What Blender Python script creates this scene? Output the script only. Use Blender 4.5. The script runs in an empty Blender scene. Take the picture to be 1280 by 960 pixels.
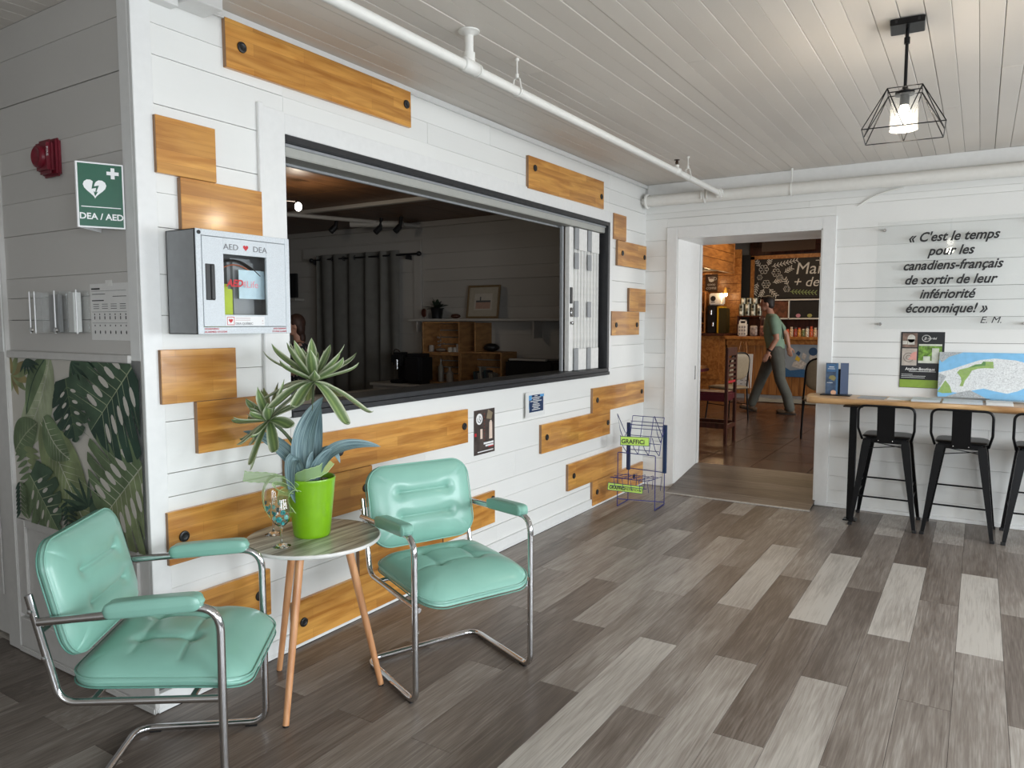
import bpy, bmesh, math, random
from mathutils import Vector, Matrix
random.seed(7)
sc = bpy.context.scene
C = sc.collection
R = math.radians
PI = math.pi

# ---------------------------------------------------------------- camera, world, light, exposure
cam_d = bpy.data.cameras.new('camera'); cam = bpy.data.objects.new('camera', cam_d); C.objects.link(cam)
cam_d.sensor_width = 36.0; cam_d.lens = 921.0/1280*36; cam_d.clip_start = .05; cam_d.clip_end = 80
_y, _p = R(32.37), R(-4.68)
_d = Vector((math.cos(_y)*math.cos(_p), math.sin(_y)*math.cos(_p), math.sin(_p)))
_r = _d.cross(Vector((0, 0, 1))).normalized(); _u = _r.cross(_d)
_m = Matrix((_r, _u, -_d)).transposed().to_4x4(); _m.translation = Vector((-1.532, -2.543, 1.45))
cam.matrix_world = _m
sc.camera = cam
sc.cycles.transparent_max_bounces = 24
sc.view_settings.view_transform = 'Standard'; sc.view_settings.look = 'None'
sc.view_settings.gamma = 1.0; sc.view_settings.exposure = -0.33
sc.view_settings.use_curve_mapping = False
W = bpy.data.worlds.new('sky'); sc.world = W; W.use_nodes = True
W.node_tree.nodes['Background'].inputs[0].default_value = (.78, .88, 1, 1)
W.node_tree.nodes['Background'].inputs[1].default_value = 1.6

def area(name, loc, rot, sx, sy, power, col=(1, 1, 1)):
    l = bpy.data.lights.new(name, 'AREA'); l.shape = 'RECTANGLE'; l.size = sx; l.size_y = sy
    l.energy = power; l.color = col
    o = bpy.data.objects.new(name, l); o.location = loc; o.rotation_euler = rot; C.objects.link(o); return o
def point(name, loc, power, col, rad=.03):
    l = bpy.data.lights.new(name, 'POINT'); l.energy = power; l.color = col; l.shadow_soft_size = rad
    o = bpy.data.objects.new(name, l); o.location = loc; C.objects.link(o); return o
DAY = (.88, .945, 1)
# daylight through the three windows of the wall behind the camera and one at the far left
for wx in (-2.6, .1, 2.8):
    area('window_daylight', (wx, -5.42, 1.35), (R(50), 0, 0), 1.7, 1.5, 145, DAY)
area('window_daylight', (-4.15, -4.45, 1.35), (R(90), 0, R(-90)), 1.5, 1.4, 42, DAY)
area('cafe_daylight', (8.2, -3.7, 1.6), (R(90), 0, 0), 3.6, 1.3, 130, (1, .97, .92))
area('cafe_spot', (11.0, .6, 3.1), (0, 0, 0), 1.6, 2.2, 46, (1, .72, .42))

# ---------------------------------------------------------------- materials
def nt(name):
    m = bpy.data.materials.new(name); m.use_nodes = True
    return m, m.node_tree, m.node_tree.nodes['Principled BSDF']
def setc(b, col=None, rough=None, metal=None, spec=None, coat=None, trans=None, ior=None, alpha=None):
    I = b.inputs
    if col is not None: I['Base Color'].default_value = (*col, 1)
    if rough is not None: I['Roughness'].default_value = rough
    if metal is not None: I['Metallic'].default_value = metal
    if spec is not None: I['Specular IOR Level'].default_value = spec
    if coat is not None: I['Coat Weight'].default_value = coat; I['Coat Roughness'].default_value = .12
    if trans is not None: I['Transmission Weight'].default_value = trans
    if ior is not None: I['IOR'].default_value = ior
    if alpha is not None: I['Alpha'].default_value = alpha
def noise(t, scale, detail=4, vec=None, dist=0):
    n = t.nodes.new('ShaderNodeTexNoise'); n.inputs['Scale'].default_value = scale
    n.inputs['Detail'].default_value = detail; n.inputs['Distortion'].default_value = dist
    if vec is not None: t.links.new(vec, n.inputs['Vector'])
    return n
def ramp(t, fac, stops):
    r = t.nodes.new('ShaderNodeValToRGB'); e = r.color_ramp.elements
    while len(e) < len(stops): e.new(.5)
    for k, (p, c) in enumerate(stops):
        e[k].position = p; e[k].color = (*c, 1)
    t.links.new(fac, r.inputs[0]); return r
def mapping(t, scale=(1, 1, 1), randoff=False, loc=(0, 0, 0)):
    tc = t.nodes.new('ShaderNodeTexCoord'); mp = t.nodes.new('ShaderNodeMapping')
    mp.inputs['Scale'].default_value = scale; mp.inputs['Location'].default_value = loc
    t.links.new(tc.outputs['Object'], mp.inputs[0])
    if randoff:
        oi = t.nodes.new('ShaderNodeObjectInfo'); mu = t.nodes.new('ShaderNodeMath'); mu.operation = 'MULTIPLY'
        mu.inputs[1].default_value = 37.0; t.links.new(oi.outputs['Random'], mu.inputs[0])
        ad = t.nodes.new('ShaderNodeVectorMath'); ad.operation = 'ADD'
        t.links.new(mp.outputs[0], ad.inputs[0]); t.links.new(mu.outputs[0], ad.inputs[1]); return ad.outputs[0]
    return mp.outputs[0]
def bump(t, b, h, s=.2, d=.01):
    n = t.nodes.new('ShaderNodeBump'); n.inputs['Strength'].default_value = s; n.inputs['Distance'].default_value = d
    t.links.new(h, n.inputs['Height']); t.links.new(n.outputs[0], b.inputs['Normal'])
_cache = {}
def plain(name, col, rough=.5, metal=0, spec=None, coat=None, grain=.06, gs=30, bs=0.0):
    """a colour with a faint procedural mottling"""
    if name in _cache: return _cache[name]
    m, t, b = nt(name); setc(b, col, rough, metal, spec, coat)
    n = noise(t, gs, 3, mapping(t))
    lo = tuple(max(0, c*(1-grain)) for c in col); hi = tuple(min(1, c*(1+grain)) for c in col)
    r = ramp(t, n.outputs[0], [(.3, lo), (.7, hi)]); t.links.new(r.outputs[0], b.inputs['Base Color'])
    if bs: bump(t, b, n.outputs[0], bs, .004)
    _cache[name] = m; return m
def emis(name, col, s):
    m = bpy.data.materials.new(name); m.use_nodes = True; t = m.node_tree; t.nodes.clear()
    e = t.nodes.new('ShaderNodeEmission'); e.inputs[0].default_value = (*col, 1); e.inputs[1].default_value = s
    o = t.nodes.new('ShaderNodeOutputMaterial'); t.links.new(e.outputs[0], o.inputs[0]); return m
def glassy(name, col, rough=0.0, mix=.85):
    """thin clear sheet: mostly transparent with fresnel gloss"""
    m = bpy.data.materials.new(name); m.use_nodes = True; t = m.node_tree; t.nodes.clear()
    tr = t.nodes.new('ShaderNodeBsdfTransparent'); tr.inputs[0].default_value = (*col, 1)
    gl = t.nodes.new('ShaderNodeBsdfGlossy'); gl.inputs['Roughness'].default_value = rough
    lw = t.nodes.new('ShaderNodeLayerWeight'); lw.inputs[0].default_value = .5
    pw_ = t.nodes.new('ShaderNodeMath'); pw_.operation = 'POWER'; pw_.inputs[1].default_value = 5; t.links.new(lw.outputs['Facing'], pw_.inputs[0])
    fr = t.nodes.new('ShaderNodeMath'); fr.operation = 'MULTIPLY_ADD'; fr.inputs[1].default_value = .9; fr.inputs[2].default_value = .035; t.links.new(pw_.outputs[0], fr.inputs[0])
    mx = t.nodes.new('ShaderNodeMixShader'); o = t.nodes.new('ShaderNodeOutputMaterial')
    t.links.new(fr.outputs[0], mx.inputs[0]); t.links.new(tr.outputs[0], mx.inputs[1]); t.links.new(gl.outputs[0], mx.inputs[2])
    t.links.new(mx.outputs[0], o.inputs[0]); return m
def white_paint(name, col, rough=.45, tint=.05):
    """painted board: object random shade, brush relief along x"""
    m, t, b = nt(name); setc(b, col, rough)
    v = mapping(t, (2, 30, 30), True)
    n = noise(t, 2.0, 5, v)
    n2 = noise(t, 1.3, 2, mapping(t, (1, 1, 1), True))
    oi = t.nodes.new('ShaderNodeObjectInfo')
    mx = t.nodes.new('ShaderNodeMath'); mx.operation = 'MULTIPLY_ADD'; mx.inputs[1].default_value = .5; t.links.new(oi.outputs['Random'], mx.inputs[0])
    t.links.new(n2.outputs[0], mx.inputs[2])
    lo = tuple(c*(1-tint) for c in col); hi = tuple(min(1, c*(1+tint)) for c in col)
    r = ramp(t, mx.outputs[0], [(.35, lo), (1.0, hi)]); t.links.new(r.outputs[0], b.inputs['Base Color'])
    bump(t, b, n.outputs[0], .25, .003); return m
def wood(name, dark, light, rough=.4, coat=0, staves=None, gscale=(3, 40, 40), rnd=True, bs=.12, colobj=False):
    m, t, b = nt(name); setc(b, light, rough, coat=coat)
    v = mapping(t, gscale, rnd)
    n = noise(t, 1.0, 6, v, .6)
    fac = n.outputs[0]
    r = ramp(t, fac, [(.36, dark), (.64, light)]); col = r.outputs[0]
    if staves:
        br = t.nodes.new('ShaderNodeTexBrick'); sx, sz, u, w = staves
        tc = t.nodes.new('ShaderNodeTexCoord'); sp = t.nodes.new('ShaderNodeSeparateXYZ'); cb = t.nodes.new('ShaderNodeCombineXYZ')
        t.links.new(tc.outputs['Object'], sp.inputs[0]); t.links.new(sp.outputs[u], cb.inputs[0]); t.links.new(sp.outputs[w], cb.inputs[1])
        oi = t.nodes.new('ShaderNodeObjectInfo'); ad = t.nodes.new('ShaderNodeVectorMath'); ad.operation = 'ADD'
        t.links.new(cb.outputs[0], ad.inputs[0]); t.links.new(oi.outputs['Random'], ad.inputs[1])
        t.links.new(ad.outputs[0], br.inputs['Vector'])
        br.inputs['Scale'].default_value = 1; br.inputs['Brick Width'].default_value = sx; br.inputs['Row Height'].default_value = sz
        br.inputs['Mortar Size'].default_value = .0005; br.inputs['Color1'].default_value = (1, 1, 1, 1); br.inputs['Color2'].default_value = (.62, .55, .5, 1)
        br.inputs['Mortar'].default_value = (.45, .36, .3, 1); br.offset_frequency = 2; br.offset = .37
        mx = t.nodes.new('ShaderNodeMix'); mx.data_type = 'RGBA'; mx.blend_type = 'MULTIPLY'; mx.inputs[0].default_value = .75
        t.links.new(col, mx.inputs[6]); t.links.new(br.outputs['Color'], mx.inputs[7]); col = mx.outputs[2]
    if colobj:
        oi = t.nodes.new('ShaderNodeObjectInfo')
        mx = t.nodes.new('ShaderNodeMix'); mx.data_type = 'RGBA'; mx.blend_type = 'MULTIPLY'; mx.inputs[0].default_value = 1
        t.links.new(col, mx.inputs[6]); t.links.new(oi.outputs['Color'], mx.inputs[7]); col = mx.outputs[2]
    t.links.new(col, b.inputs['Base Color'])
    if bs: bump(t, b, fac, bs, .002)
    return m
def floor_mat():
    m, t, b = nt('vinyl plank'); setc(b, (.3, .28, .26), .38)
    v = mapping(t, (1.6, 26, 1), True); n = noise(t, 1.5, 8, v, 1.2)
    v2 = mapping(t, (.9, 3.2, 1), True); n2 = noise(t, 1.4, 3, v2, .8)
    v3 = mapping(t, (6, 150, 1), True); n3 = noise(t, 1.2, 4, v3, .3)
    oi = t.nodes.new('ShaderNodeObjectInfo')
    a = t.nodes.new('ShaderNodeMath'); a.operation = 'MULTIPLY_ADD'; a.inputs[1].default_value = .75; t.links.new(n2.outputs[0], a.inputs[0])
    s = t.nodes.new('ShaderNodeSeparateColor'); t.links.new(oi.outputs['Color'], s.inputs[0])
    t.links.new(s.outputs[0], a.inputs[2])
    a2 = t.nodes.new('ShaderNodeMath'); a2.operation = 'MULTIPLY_ADD'; a2.inputs[1].default_value = .70; t.links.new(n.outputs[0], a2.inputs[0]); t.links.new(a.outputs[0], a2.inputs[2])
    a3 = t.nodes.new('ShaderNodeMath'); a3.operation = 'MULTIPLY_ADD'; a3.inputs[1].default_value = .75; t.links.new(n3.outputs[0], a3.inputs[0]); t.links.new(a2.outputs[0], a3.inputs[2])
    r = ramp(t, a3.outputs[0], [(.62, (.040, .030, .024)), (.95, (.105, .082, .066)), (1.25/1.25*1.0, (.16, .135, .115))])
    # ramp clamps at 1, so squeeze the range first
    mr = t.nodes.new('ShaderNodeMapRange'); mr.inputs[1].default_value = .72; mr.inputs[2].default_value = 2.35
    t.links.new(a3.outputs[0], mr.inputs[0]); e = r.color_ramp.elements
    e[0].position = .05; e[1].position = .31; e[2].position = .52; n4 = e.new(.88); n4.color = (.46, .425, .38, 1); e[2].color = (.205, .172, .145, 1)
    e[0].color = (.050, .038, .030, 1); e[1].color = (.105, .080, .063, 1)
    t.links.new(mr.outputs[0], r.inputs[0]); t.links.new(r.outputs[0], b.inputs['Base Color'])
    bump(t, b, n3.outputs[0], .12, .002); return m

M = {}
M['wallA'] = white_paint('white wall paint', (.80, .80, .775), .42)
M['ceil'] = white_paint('ceiling paint', (.68, .635, .58), .5, .07)
M['trim'] = plain('white trim paint', (.80, .80, .785), .35, grain=.02)
M['pipe'] = plain('pipe paint', (.78, .77, .73), .4, grain=.02)
M['gap'] = plain('shadow gap', (.17, .16, .15), .9)  # board backing coloured dark: the shade in the joints is painted in
M['track'] = plain('grey track', (.40, .40, .37), .5, grain=.03)
M['floor'] = floor_mat()
M['subfloor'] = plain('subfloor', (.03, .026, .022), .8)
M['orange'] = wood('varnished birch panel', (.50, .205, .034), (.74, .375, .085), .28, .4, (.42, .048, 0, 2), (3, 30, 30))
M['edge'] = wood('panel end grain', (.22, .12, .06), (.34, .2, .11), .6, 0, None, (30, 30, 3))
M['black'] = plain('black plastic', (.012, .012, .013), .4)
M['blackm'] = plain('black metal', (.010, .010, .011), .32, .6)
M['blackw'] = plain('black painted wood', (.022, .023, .026), .38, grain=.15)
M['chrome'] = plain('chrome', (.62, .62, .63), .07, 1.0, grain=.0)
M['mint'] = plain('mint vinyl', (.235, .47, .385), .33, 0, .5, .15, grain=.05, gs=6, bs=.03)
M['seam'] = plain('mint seam', (.12, .30, .24), .5)
M['legwood'] = wood('beech leg', (.50, .22, .09), (.66, .34, .16), .4, .2, None, (30, 30, 2))
M['tabletop'] = wood('grey striped laminate', (.13, .12, .09), (.66, .66, .58), .35, .2, None, (2.4, 34, 1), False, .02)
M['offwhite'] = plain('off white', (.80, .79, .76), .45)
M['lime'] = plain('lime glazed pot', (.20, .44, .004), .35, 0, .5, .3, grain=.1, gs=12)
M['limed'] = plain('lime rim', (.22, .46, .01), .4)
M['soil'] = plain('pot soil', (.05, .035, .02), .9, grain=.6, gs=90, bs=.8)
M['steel'] = plain('stainless', (.6, .6, .6), .25, 1)
M['grey'] = plain('grey steel', (.30, .31, .32), .45, grain=.05)
M['ltgrey'] = plain('speckled grey enamel', (.62, .66, .69), .4, grain=.14, gs=400)
M['darkbrown'] = wood('dark brown wood', (.045, .012, .006), (.10, .030, .018), .35, .2, None, (20, 20, 3))
M['pine'] = wood('pine board', (.28, .10, .02), (.48, .21, .055), .42, .15, None, (4, 18, 18))
M['pinev'] = wood('pine board upright', (.22, .085, .022), (.36, .16, .05), .42, .15, None, (18, 18, 2))
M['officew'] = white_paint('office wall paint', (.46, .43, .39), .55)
M['officec'] = wood('stained ply ceiling', (.10, .042, .014), (.17, .075, .026), .45, .1, None, (3, 14, 3))
M['crate'] = wood('crate pine', (.30, .14, .05), (.46, .24, .09), .6, 0, None, (6, 20, 20))
M['liveedge'] = wood('live edge slab', (.42, .22, .09), (.72, .46, .22), .35, .25, None, (14, 2.2, 14), False)
M['red'] = plain('alarm red', (.16, .006, .018), .4, 0, .5, .1)
M['green'] = plain('sign green', (.0, .085, .042), .4, grain=.03)
M['white'] = plain('print white', (.82, .82, .82), .5, grain=.01)
M['paper'] = plain('paper', (.74, .74, .72), .7, grain=.02)
M['ink'] = plain('ink black', (.015, .015, .017), .5)
M['inkgrey'] = plain('ink grey', (.2, .2, .21), .6)
M['redink'] = plain('ink red', (.55, .02, .03), .5)
M['pinkink'] = plain('ink pink', (.72, .28, .33), .5)
M['ltblue'] = plain('print light blue', (.30, .62, .82), .5)
M['sky'] = plain('print blue', (.10, .33, .62), .5, grain=.15, gs=40)
M['navy'] = plain('print navy', (.012, .035, .10), .4)
M['rackblue'] = plain('rack blue wire', (.025, .03, .19), .35, .2)
M['signyel'] = plain('sign lime yellow', (.52, .76, .13), .45)
M['acrylic'] = glassy('clear acrylic', (.985, .99, .99), .02)
_m, _t, _b = nt('lamp glass'); setc(_b, (.9, .9, .86), .15, alpha=.08); M['cglass'] = _m
M['curtain'] = plain('grey curtain', (.15, .145, .13), .8, grain=.1, gs=8)
M['skin'] = plain('skin', (.50, .26, .18), .5, grain=.05)
M['hair'] = plain('dark hair', (.018, .012, .009), .6, grain=.3, gs=60)
M['shirt'] = plain('sage t-shirt', (.22, .33, .245), .85, grain=.08, gs=10)
M['trous'] = plain('grey trousers', (.115, .12, .105), .85, grain=.12, gs=10)
M['shoe'] = plain('brown shoe', (.13, .085, .05), .6, grain=.2)
M['sole'] = plain('shoe sole', (.02, .018, .016), .7)
M['chalk'] = plain('chalkboard', (.010, .010, .011), .55, grain=.2)
M['chalkw'] = plain('chalk lines', (.62, .62, .60), .9, grain=.3, gs=80)
M['chalkg'] = plain('chalk green', (.26, .34, .14), .9, grain=.3, gs=80)
M['tan'] = plain('tan vinyl', (.33, .26, .17), .5)
M['maroon'] = plain('maroon vinyl', (.10, .008, .014), .4)
M['yellow'] = plain('yellow crate', (.70, .42, .02), .45)
M['tin'] = plain('tin can', (.30, .31, .26), .35, .5, grain=.3, gs=40)
M['cafetile'] = None
def tile_mat():
    m, t, b = nt('brown floor tile'); setc(b, (.10, .05, .03), .24)
    n = noise(t, 3, 6, mapping(t, (1, 1, 1), True), 1.5)
    r = ramp(t, n.outputs[0], [(.3, (.055, .024, .014)), (.7, (.15, .075, .045))])
    t.links.new(r.outputs[0], b.inputs['Base Color']); bump(t, b, n.outputs[0], .2, .003); return m
M['cafetile'] = tile_mat()
def veined(name, a, b_, c, rough=.5, ax=1, sc_=60):
    """leaf: fine stripes running along local x"""
    m, t, b = nt(name); setc(b, a, rough)
    tc = t.nodes.new('ShaderNodeTexCoord'); mp = t.nodes.new('ShaderNodeMapping'); mp.inputs['Scale'].default_value = (2.0, sc_, 1)
    t.links.new(tc.outputs['UV'], mp.inputs[0]); n = noise(t, 1, 3, mp.outputs[0])
    r = ramp(t, n.outputs[0], [(.32, a), (.5, b_), (.68, c)]); t.links.new(r.outputs[0], b.inputs['Base Color']); return m
M['leafblue'] = veined('blue grey leaf', (.06, .11, .13), (.20, .31, .34), (.46, .60, .60), sc_=26)
def edge_leaf():
    m, t, b = nt('rosette leaf'); setc(b, (.12, .2, .08), .45)
    tc = t.nodes.new('ShaderNodeTexCoord'); sp = t.nodes.new('ShaderNodeSeparateXYZ'); t.links.new(tc.outputs['UV'], sp.inputs[0])
    # distance of v from the middle -> pale margin (leaf colour pattern)
    s = t.nodes.new('ShaderNodeMath'); s.operation = 'SUBTRACT'; s.inputs[1].default_value = .5; t.links.new(sp.outputs[1], s.inputs[0])
    a = t.nodes.new('ShaderNodeMath'); a.operation = 'ABSOLUTE'; t.links.new(s.outputs[0], a.inputs[0])
    n = noise(t, 14, 3, tc.outputs['UV']); ad = t.nodes.new('ShaderNodeMath'); ad.operation = 'MULTIPLY_ADD'; ad.inputs[1].default_value = .12
    t.links.new(n.outputs[0], ad.inputs[0]); t.links.new(a.outputs[0], ad.inputs[2])
    r = ramp(t, ad.outputs[0], [(.06, (.30, .40, .15)), (.22, (.14, .22, .08)), (.40, (.22, .30, .15)), (.50, (.62, .66, .48))])
    t.links.new(r.outputs[0], b.inputs['Base Color']); return m
M['rosette'] = edge_leaf()
def organza():
    m = bpy.data.materials.new('lime organza'); m.use_nodes = True; t = m.node_tree; b = t.nodes['Principled BSDF']
    setc(b, (.36, .56, .20), .4); b.inputs['Alpha'].default_value = .55; return m
M['organza'] = organza()

# ---------------------------------------------------------------- geometry helpers
def V(*a): return Vector(a if len(a) > 1 else a[0])
class MB:
    def __init__(s): s.v = []; s.f = []; s.uv = {}; s.cur = 0; s.mi = []
    def add(s, vs, fs):
        o = len(s.v); s.v += [tuple(p) for p in vs]
        for f in fs: s.f.append(tuple(i+o for i in f)); s.mi.append(s.cur)
        return s
    def box(s, x0, x1, y0, y1, z0, z1, T=None):
        vs = [V(x, y, z) for x in (x0, x1) for y in (y0, y1) for z in (z0, z1)]
        if T: vs = [T @ p for p in vs]
        return s.add(vs, [(0, 1, 3, 2), (4, 6, 7, 5), (0, 4, 5, 1), (2, 3, 7, 6), (0, 2, 6, 4), (1, 5, 7, 3)])
    def bbox(s, x0, x1, y0, y1, z0, z1, b=.003, T=None):
        """box with chamfered edges"""
        bm = bmesh.new(); bmesh.ops.create_cube(bm, size=1)
        for v in bm.verts: v.co = V((x0+x1)/2+v.co.x*(x1-x0), (y0+y1)/2+v.co.y*(y1-y0), (z0+z1)/2+v.co.z*(z1-z0))
        b = min(b, abs(x1-x0)*.45, abs(y1-y0)*.45, abs(z1-z0)*.45)
        bmesh.ops.bevel(bm, geom=bm.edges[:], offset=b, segments=1 if b < .004 else 2, affect='EDGES')
        bm.verts.index_update(); vs = [T @ v.co if T else v.co for v in bm.verts]
        s.add(vs, [tuple(v.index for v in f.verts) for f in bm.faces]); bm.free(); return s
    def ring(s, pts, rads, n=10, cap=True, closed=False, flat=1.0):
        """tube through points with parallel transported frame"""
        P = [V(p) for p in pts]; m = len(P)
        T = []
        for i in range(m):
            if closed: a, b = P[i-1], P[(i+1) % m]
            else: a, b = P[max(i-1, 0)], P[min(i+1, m-1)]
            T.append((b-a).normalized())
        up = V(0, 0, 1) if abs(T[0].z) < .9 else V(0, 1, 0)
        N = (up - T[0]*up.dot(T[0])).normalized(); rows = []
        for i in range(m):
            if i: N = (N - T[i]*N.dot(T[i])).normalized()
            B = T[i].cross(N); r = rads[i] if hasattr(rads, '__len__') else rads
            rows.append([P[i] + (N*math.cos(2*PI*k/n)*flat + B*math.sin(2*PI*k/n))*r for k in range(n)])
        vs = [p for r_ in rows for p in r_]; fs = []
        for i in range(m if closed else m-1):
            for k in range(n):
                a, b = i*n+k, i*n+(k+1) % n; c, d = ((i+1) % m)*n+(k+1) % n, ((i+1) % m)*n+k
                fs.append((a, b, c, d))
        if cap and not closed: fs += [tuple(range(n))[::-1], tuple((m-1)*n+k for k in range(n))]
        return s.add(vs, fs)
    def cyl(s, a, b, r, r2=None, n=16): return s.ring([a, b], [r, r if r2 is None else r2], n)
    def lathe(s, prof, c=(0, 0, 0), n=32, ax=None):
        vs = []; fs = []; m = len(prof)
        Q = V(0, 0, 1).rotation_difference(V(ax).normalized()) if ax is not None else None
        for (r, z) in prof:
            for k in range(n):
                p = V(r*math.cos(2*PI*k/n), r*math.sin(2*PI*k/n), z)
                if Q: p = Q @ p
                vs.append(p+V(c))
        for i in range(m-1):
            for k in range(n):
                fs.append((i*n+k, i*n+(k+1) % n, (i+1)*n+(k+1) % n, (i+1)*n+k))
        if prof[0][0] > 1e-5: fs.append(tuple(range(n))[::-1])
        if prof[-1][0] > 1e-5: fs.append(tuple((m-1)*n+k for k in range(n)))
        return s.add(vs, fs)
    def prism(s, pts, o, u, v, d):
        """2D outline in frame (o,u,v) extruded by vector d"""
        o, u, v, d = V(o), V(u), V(v), V(d); n = len(pts)
        a = [o+u*x+v*y for x, y in pts]; return s.add(a+[p+d for p in a], [tuple(range(n))[::-1], tuple(range(n, 2*n))] + [(i, (i+1) % n, n+(i+1) % n, n+i) for i in range(n)])
    def grid(s, nu, nv, fn, uv=True):
        o = len(s.f); vs = [fn(i/nu, j/nv) for i in range(nu+1) for j in range(nv+1)]
        fs = [(i*(nv+1)+j, (i+1)*(nv+1)+j, (i+1)*(nv+1)+j+1, i*(nv+1)+j+1) for i in range(nu) for j in range(nv)]
        if uv:
            for k, f in enumerate(fs): s.uv[o+k] = [((q//(nv+1))/nu, (q % (nv+1))/nv) for q in f]
        return s.add(vs, fs)
    def ell(s, c, r, n=12, m=8, T=None):
        vs = []; c = V(c)
        for i in range(1, m):
            t = PI*i/m
            for k in range(n):
                a = 2*PI*k/n; vs.append(V(math.sin(t)*math.cos(a)*r[0], math.sin(t)*math.sin(a)*r[1], math.cos(t)*r[2]))
        vs += [V(0, 0, r[2]), V(0, 0, -r[2])]; N = (m-1)*n
        fs = [(i*n+k, (i+1)*n+k, (i+1)*n+(k+1) % n, i*n+(k+1) % n) for i in range(m-2) for k in range(n)]
        fs += [(N, k, (k+1) % n) for k in range(n)] + [(N+1, (m-2)*n+(k+1) % n, (m-2)*n+k) for k in range(n)]
        return s.add([(T @ p if T else p)+c for p in vs], fs)
    def mesh(s, name, mats, smooth=None, shift=V(0, 0, 0)):
        me = bpy.data.meshes.new(name); me.from_pydata([tuple(V(p)-shift) for p in s.v], [], s.f)
        for m_ in mats: me.materials.append(m_)
        if len(mats) > 1: me.polygons.foreach_set('material_index', s.mi)
        if s.uv:
            L = me.uv_layers.new(name='uv')
            for k, uvs in s.uv.items():
                p = me.polygons[k]
                for li, q in zip(p.loop_indices, uvs): L.data[li].uv = q
        me.validate(); me.update()
        if smooth is not None:
            me.polygons.foreach_set('use_smooth', [True]*len(me.polygons))
            try: me.set_sharp_from_angle(angle=R(smooth))
            except Exception: pass
        return me
def wloc(o):
    p = V(0, 0, 0)
    while o is not None: p += o.location; o = o.parent
    return p
def obj(name, mb, mats, parent=None, smooth=None, label=None, kind=None, cat=None, group=None, base=False):
    if not isinstance(mats, (list, tuple)): mats = [mats]
    xs = list(zip(*mb.v)); c = V(*[(min(a)+max(a))/2 for a in xs])
    if base: c.z = min(xs[2])
    me = mb.mesh(name, mats, smooth, c)
    o = bpy.data.objects.new(name, me); C.objects.link(o); o.location = c
    if parent is not None: o.parent = parent; o.location = c - wloc(parent)
    if label: o['label'] = label
    if kind: o['kind'] = kind
    if cat: o['category'] = cat
    if group: o['group'] = group
    return o
def thing(name, label, cat, loc=(0, 0, 0), group=None):
    o = bpy.data.objects.new(name, None); o.empty_display_size = .1; C.objects.link(o); o.location = loc
    o['label'] = label; o['category'] = cat
    if group: o['group'] = group
    return o
def struct(name, mb, mats, parent=None, **k):
    return obj(name, mb, mats, parent, kind=None if parent else 'structure', **k)
def inst(src, name, loc, parent=None, rot=None, scale=None, color=None):
    o = bpy.data.objects.new(name, src if isinstance(src, bpy.types.Mesh) else src.data); C.objects.link(o)
    o.location = V(loc) - (wloc(parent) if parent else V(0, 0, 0)); o.parent = parent
    if rot: o.rotation_euler = rot
    if scale: o.scale = scale
    if color: o.color = color
    return o
def copy_tree(o, loc=None, rotz=None, label=None, parent=None, group=None):
    c = o.copy(); C.objects.link(c); c.parent = parent
    if parent is None:
        if loc: c.location = loc
        if rotz is not None: c.rotation_euler = (0, 0, rotz)
        if label: c['label'] = label
        if group: c['group'] = group
    for ch in o.children: copy_tree(ch, parent=c)
    return c
def fillet(P, r, n=6):
    """round the inner corners of a polyline"""
    P = [V(p) for p in P]; out = [P[0]]
    for i in range(1, len(P)-1):
        rr = r[i] if hasattr(r, '__len__') else r
        a = (P[i-1]-P[i]); b = (P[i+1]-P[i]); la, lb = a.length, b.length; a.normalize(); b.normalize()
        ang = a.angle(b)
        if ang > PI-.05 or rr <= 0: out.append(P[i]); continue
        d = min(rr/math.tan(ang/2), la*.49, lb*.49)
        p0, p1 = P[i]+a*d, P[i]+b*d
        for k in range(n+1):
            t = k/n; out.append(p0*(1-t)**2+P[i]*2*t*(1-t)+p1*t*t)
    out.append(P[-1]); return out
class FR:
    """flat frame for print: o origin, u right, v up, n towards the viewer"""
    def __init__(s, o, u, v): s.o, s.u, s.v = V(o), V(u).normalized(), V(v).normalized(); s.n = s.u.cross(s.v)
    def p(s, a, b, n=0): return s.o+s.u*a+s.v*b+s.n*n
    def poly(s, mb, pts, n=.0006): mb.add([s.p(a, b, n) for a, b in pts], [tuple(range(len(pts)))])
    def rect(s, mb, a0, a1, b0, b1, n=.0006): s.poly(mb, [(a0, b0), (a1, b0), (a1, b1), (a0, b1)], n)
    def disc(s, mb, a, b, r, n=.0006, k=20, ry=None): s.poly(mb, [(a+r*math.cos(2*PI*i/k), b+(ry or r)*math.sin(2*PI*i/k)) for i in range(k)], n)
    def line(s, mb, pts, w, n=.0006):
        for (a, b), (c, d) in zip(pts, pts[1:]):
            L = math.hypot(c-a, d-b) or 1; x, y = -(d-b)/L*w/2, (c-a)/L*w/2
            ex, ey = (c-a)/L*w*.3, (d-b)/L*w*.3
            s.poly(mb, [(a+x-ex, b+y-ey), (a-x-ex, b-y-ey), (c-x+ex, d-y+ey), (c+x+ex, d+y+ey)], n)
    def circ(s, mb, a, b, r, w, n=.0006, k=24, ry=None, a0=0, a1=360):
        ry = ry or r; s.line(mb, [(a+r*math.cos(R(a0+(a1-a0)*i/k)), b+ry*math.sin(R(a0+(a1-a0)*i/k))) for i in range(k+1)], w, n)
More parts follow.
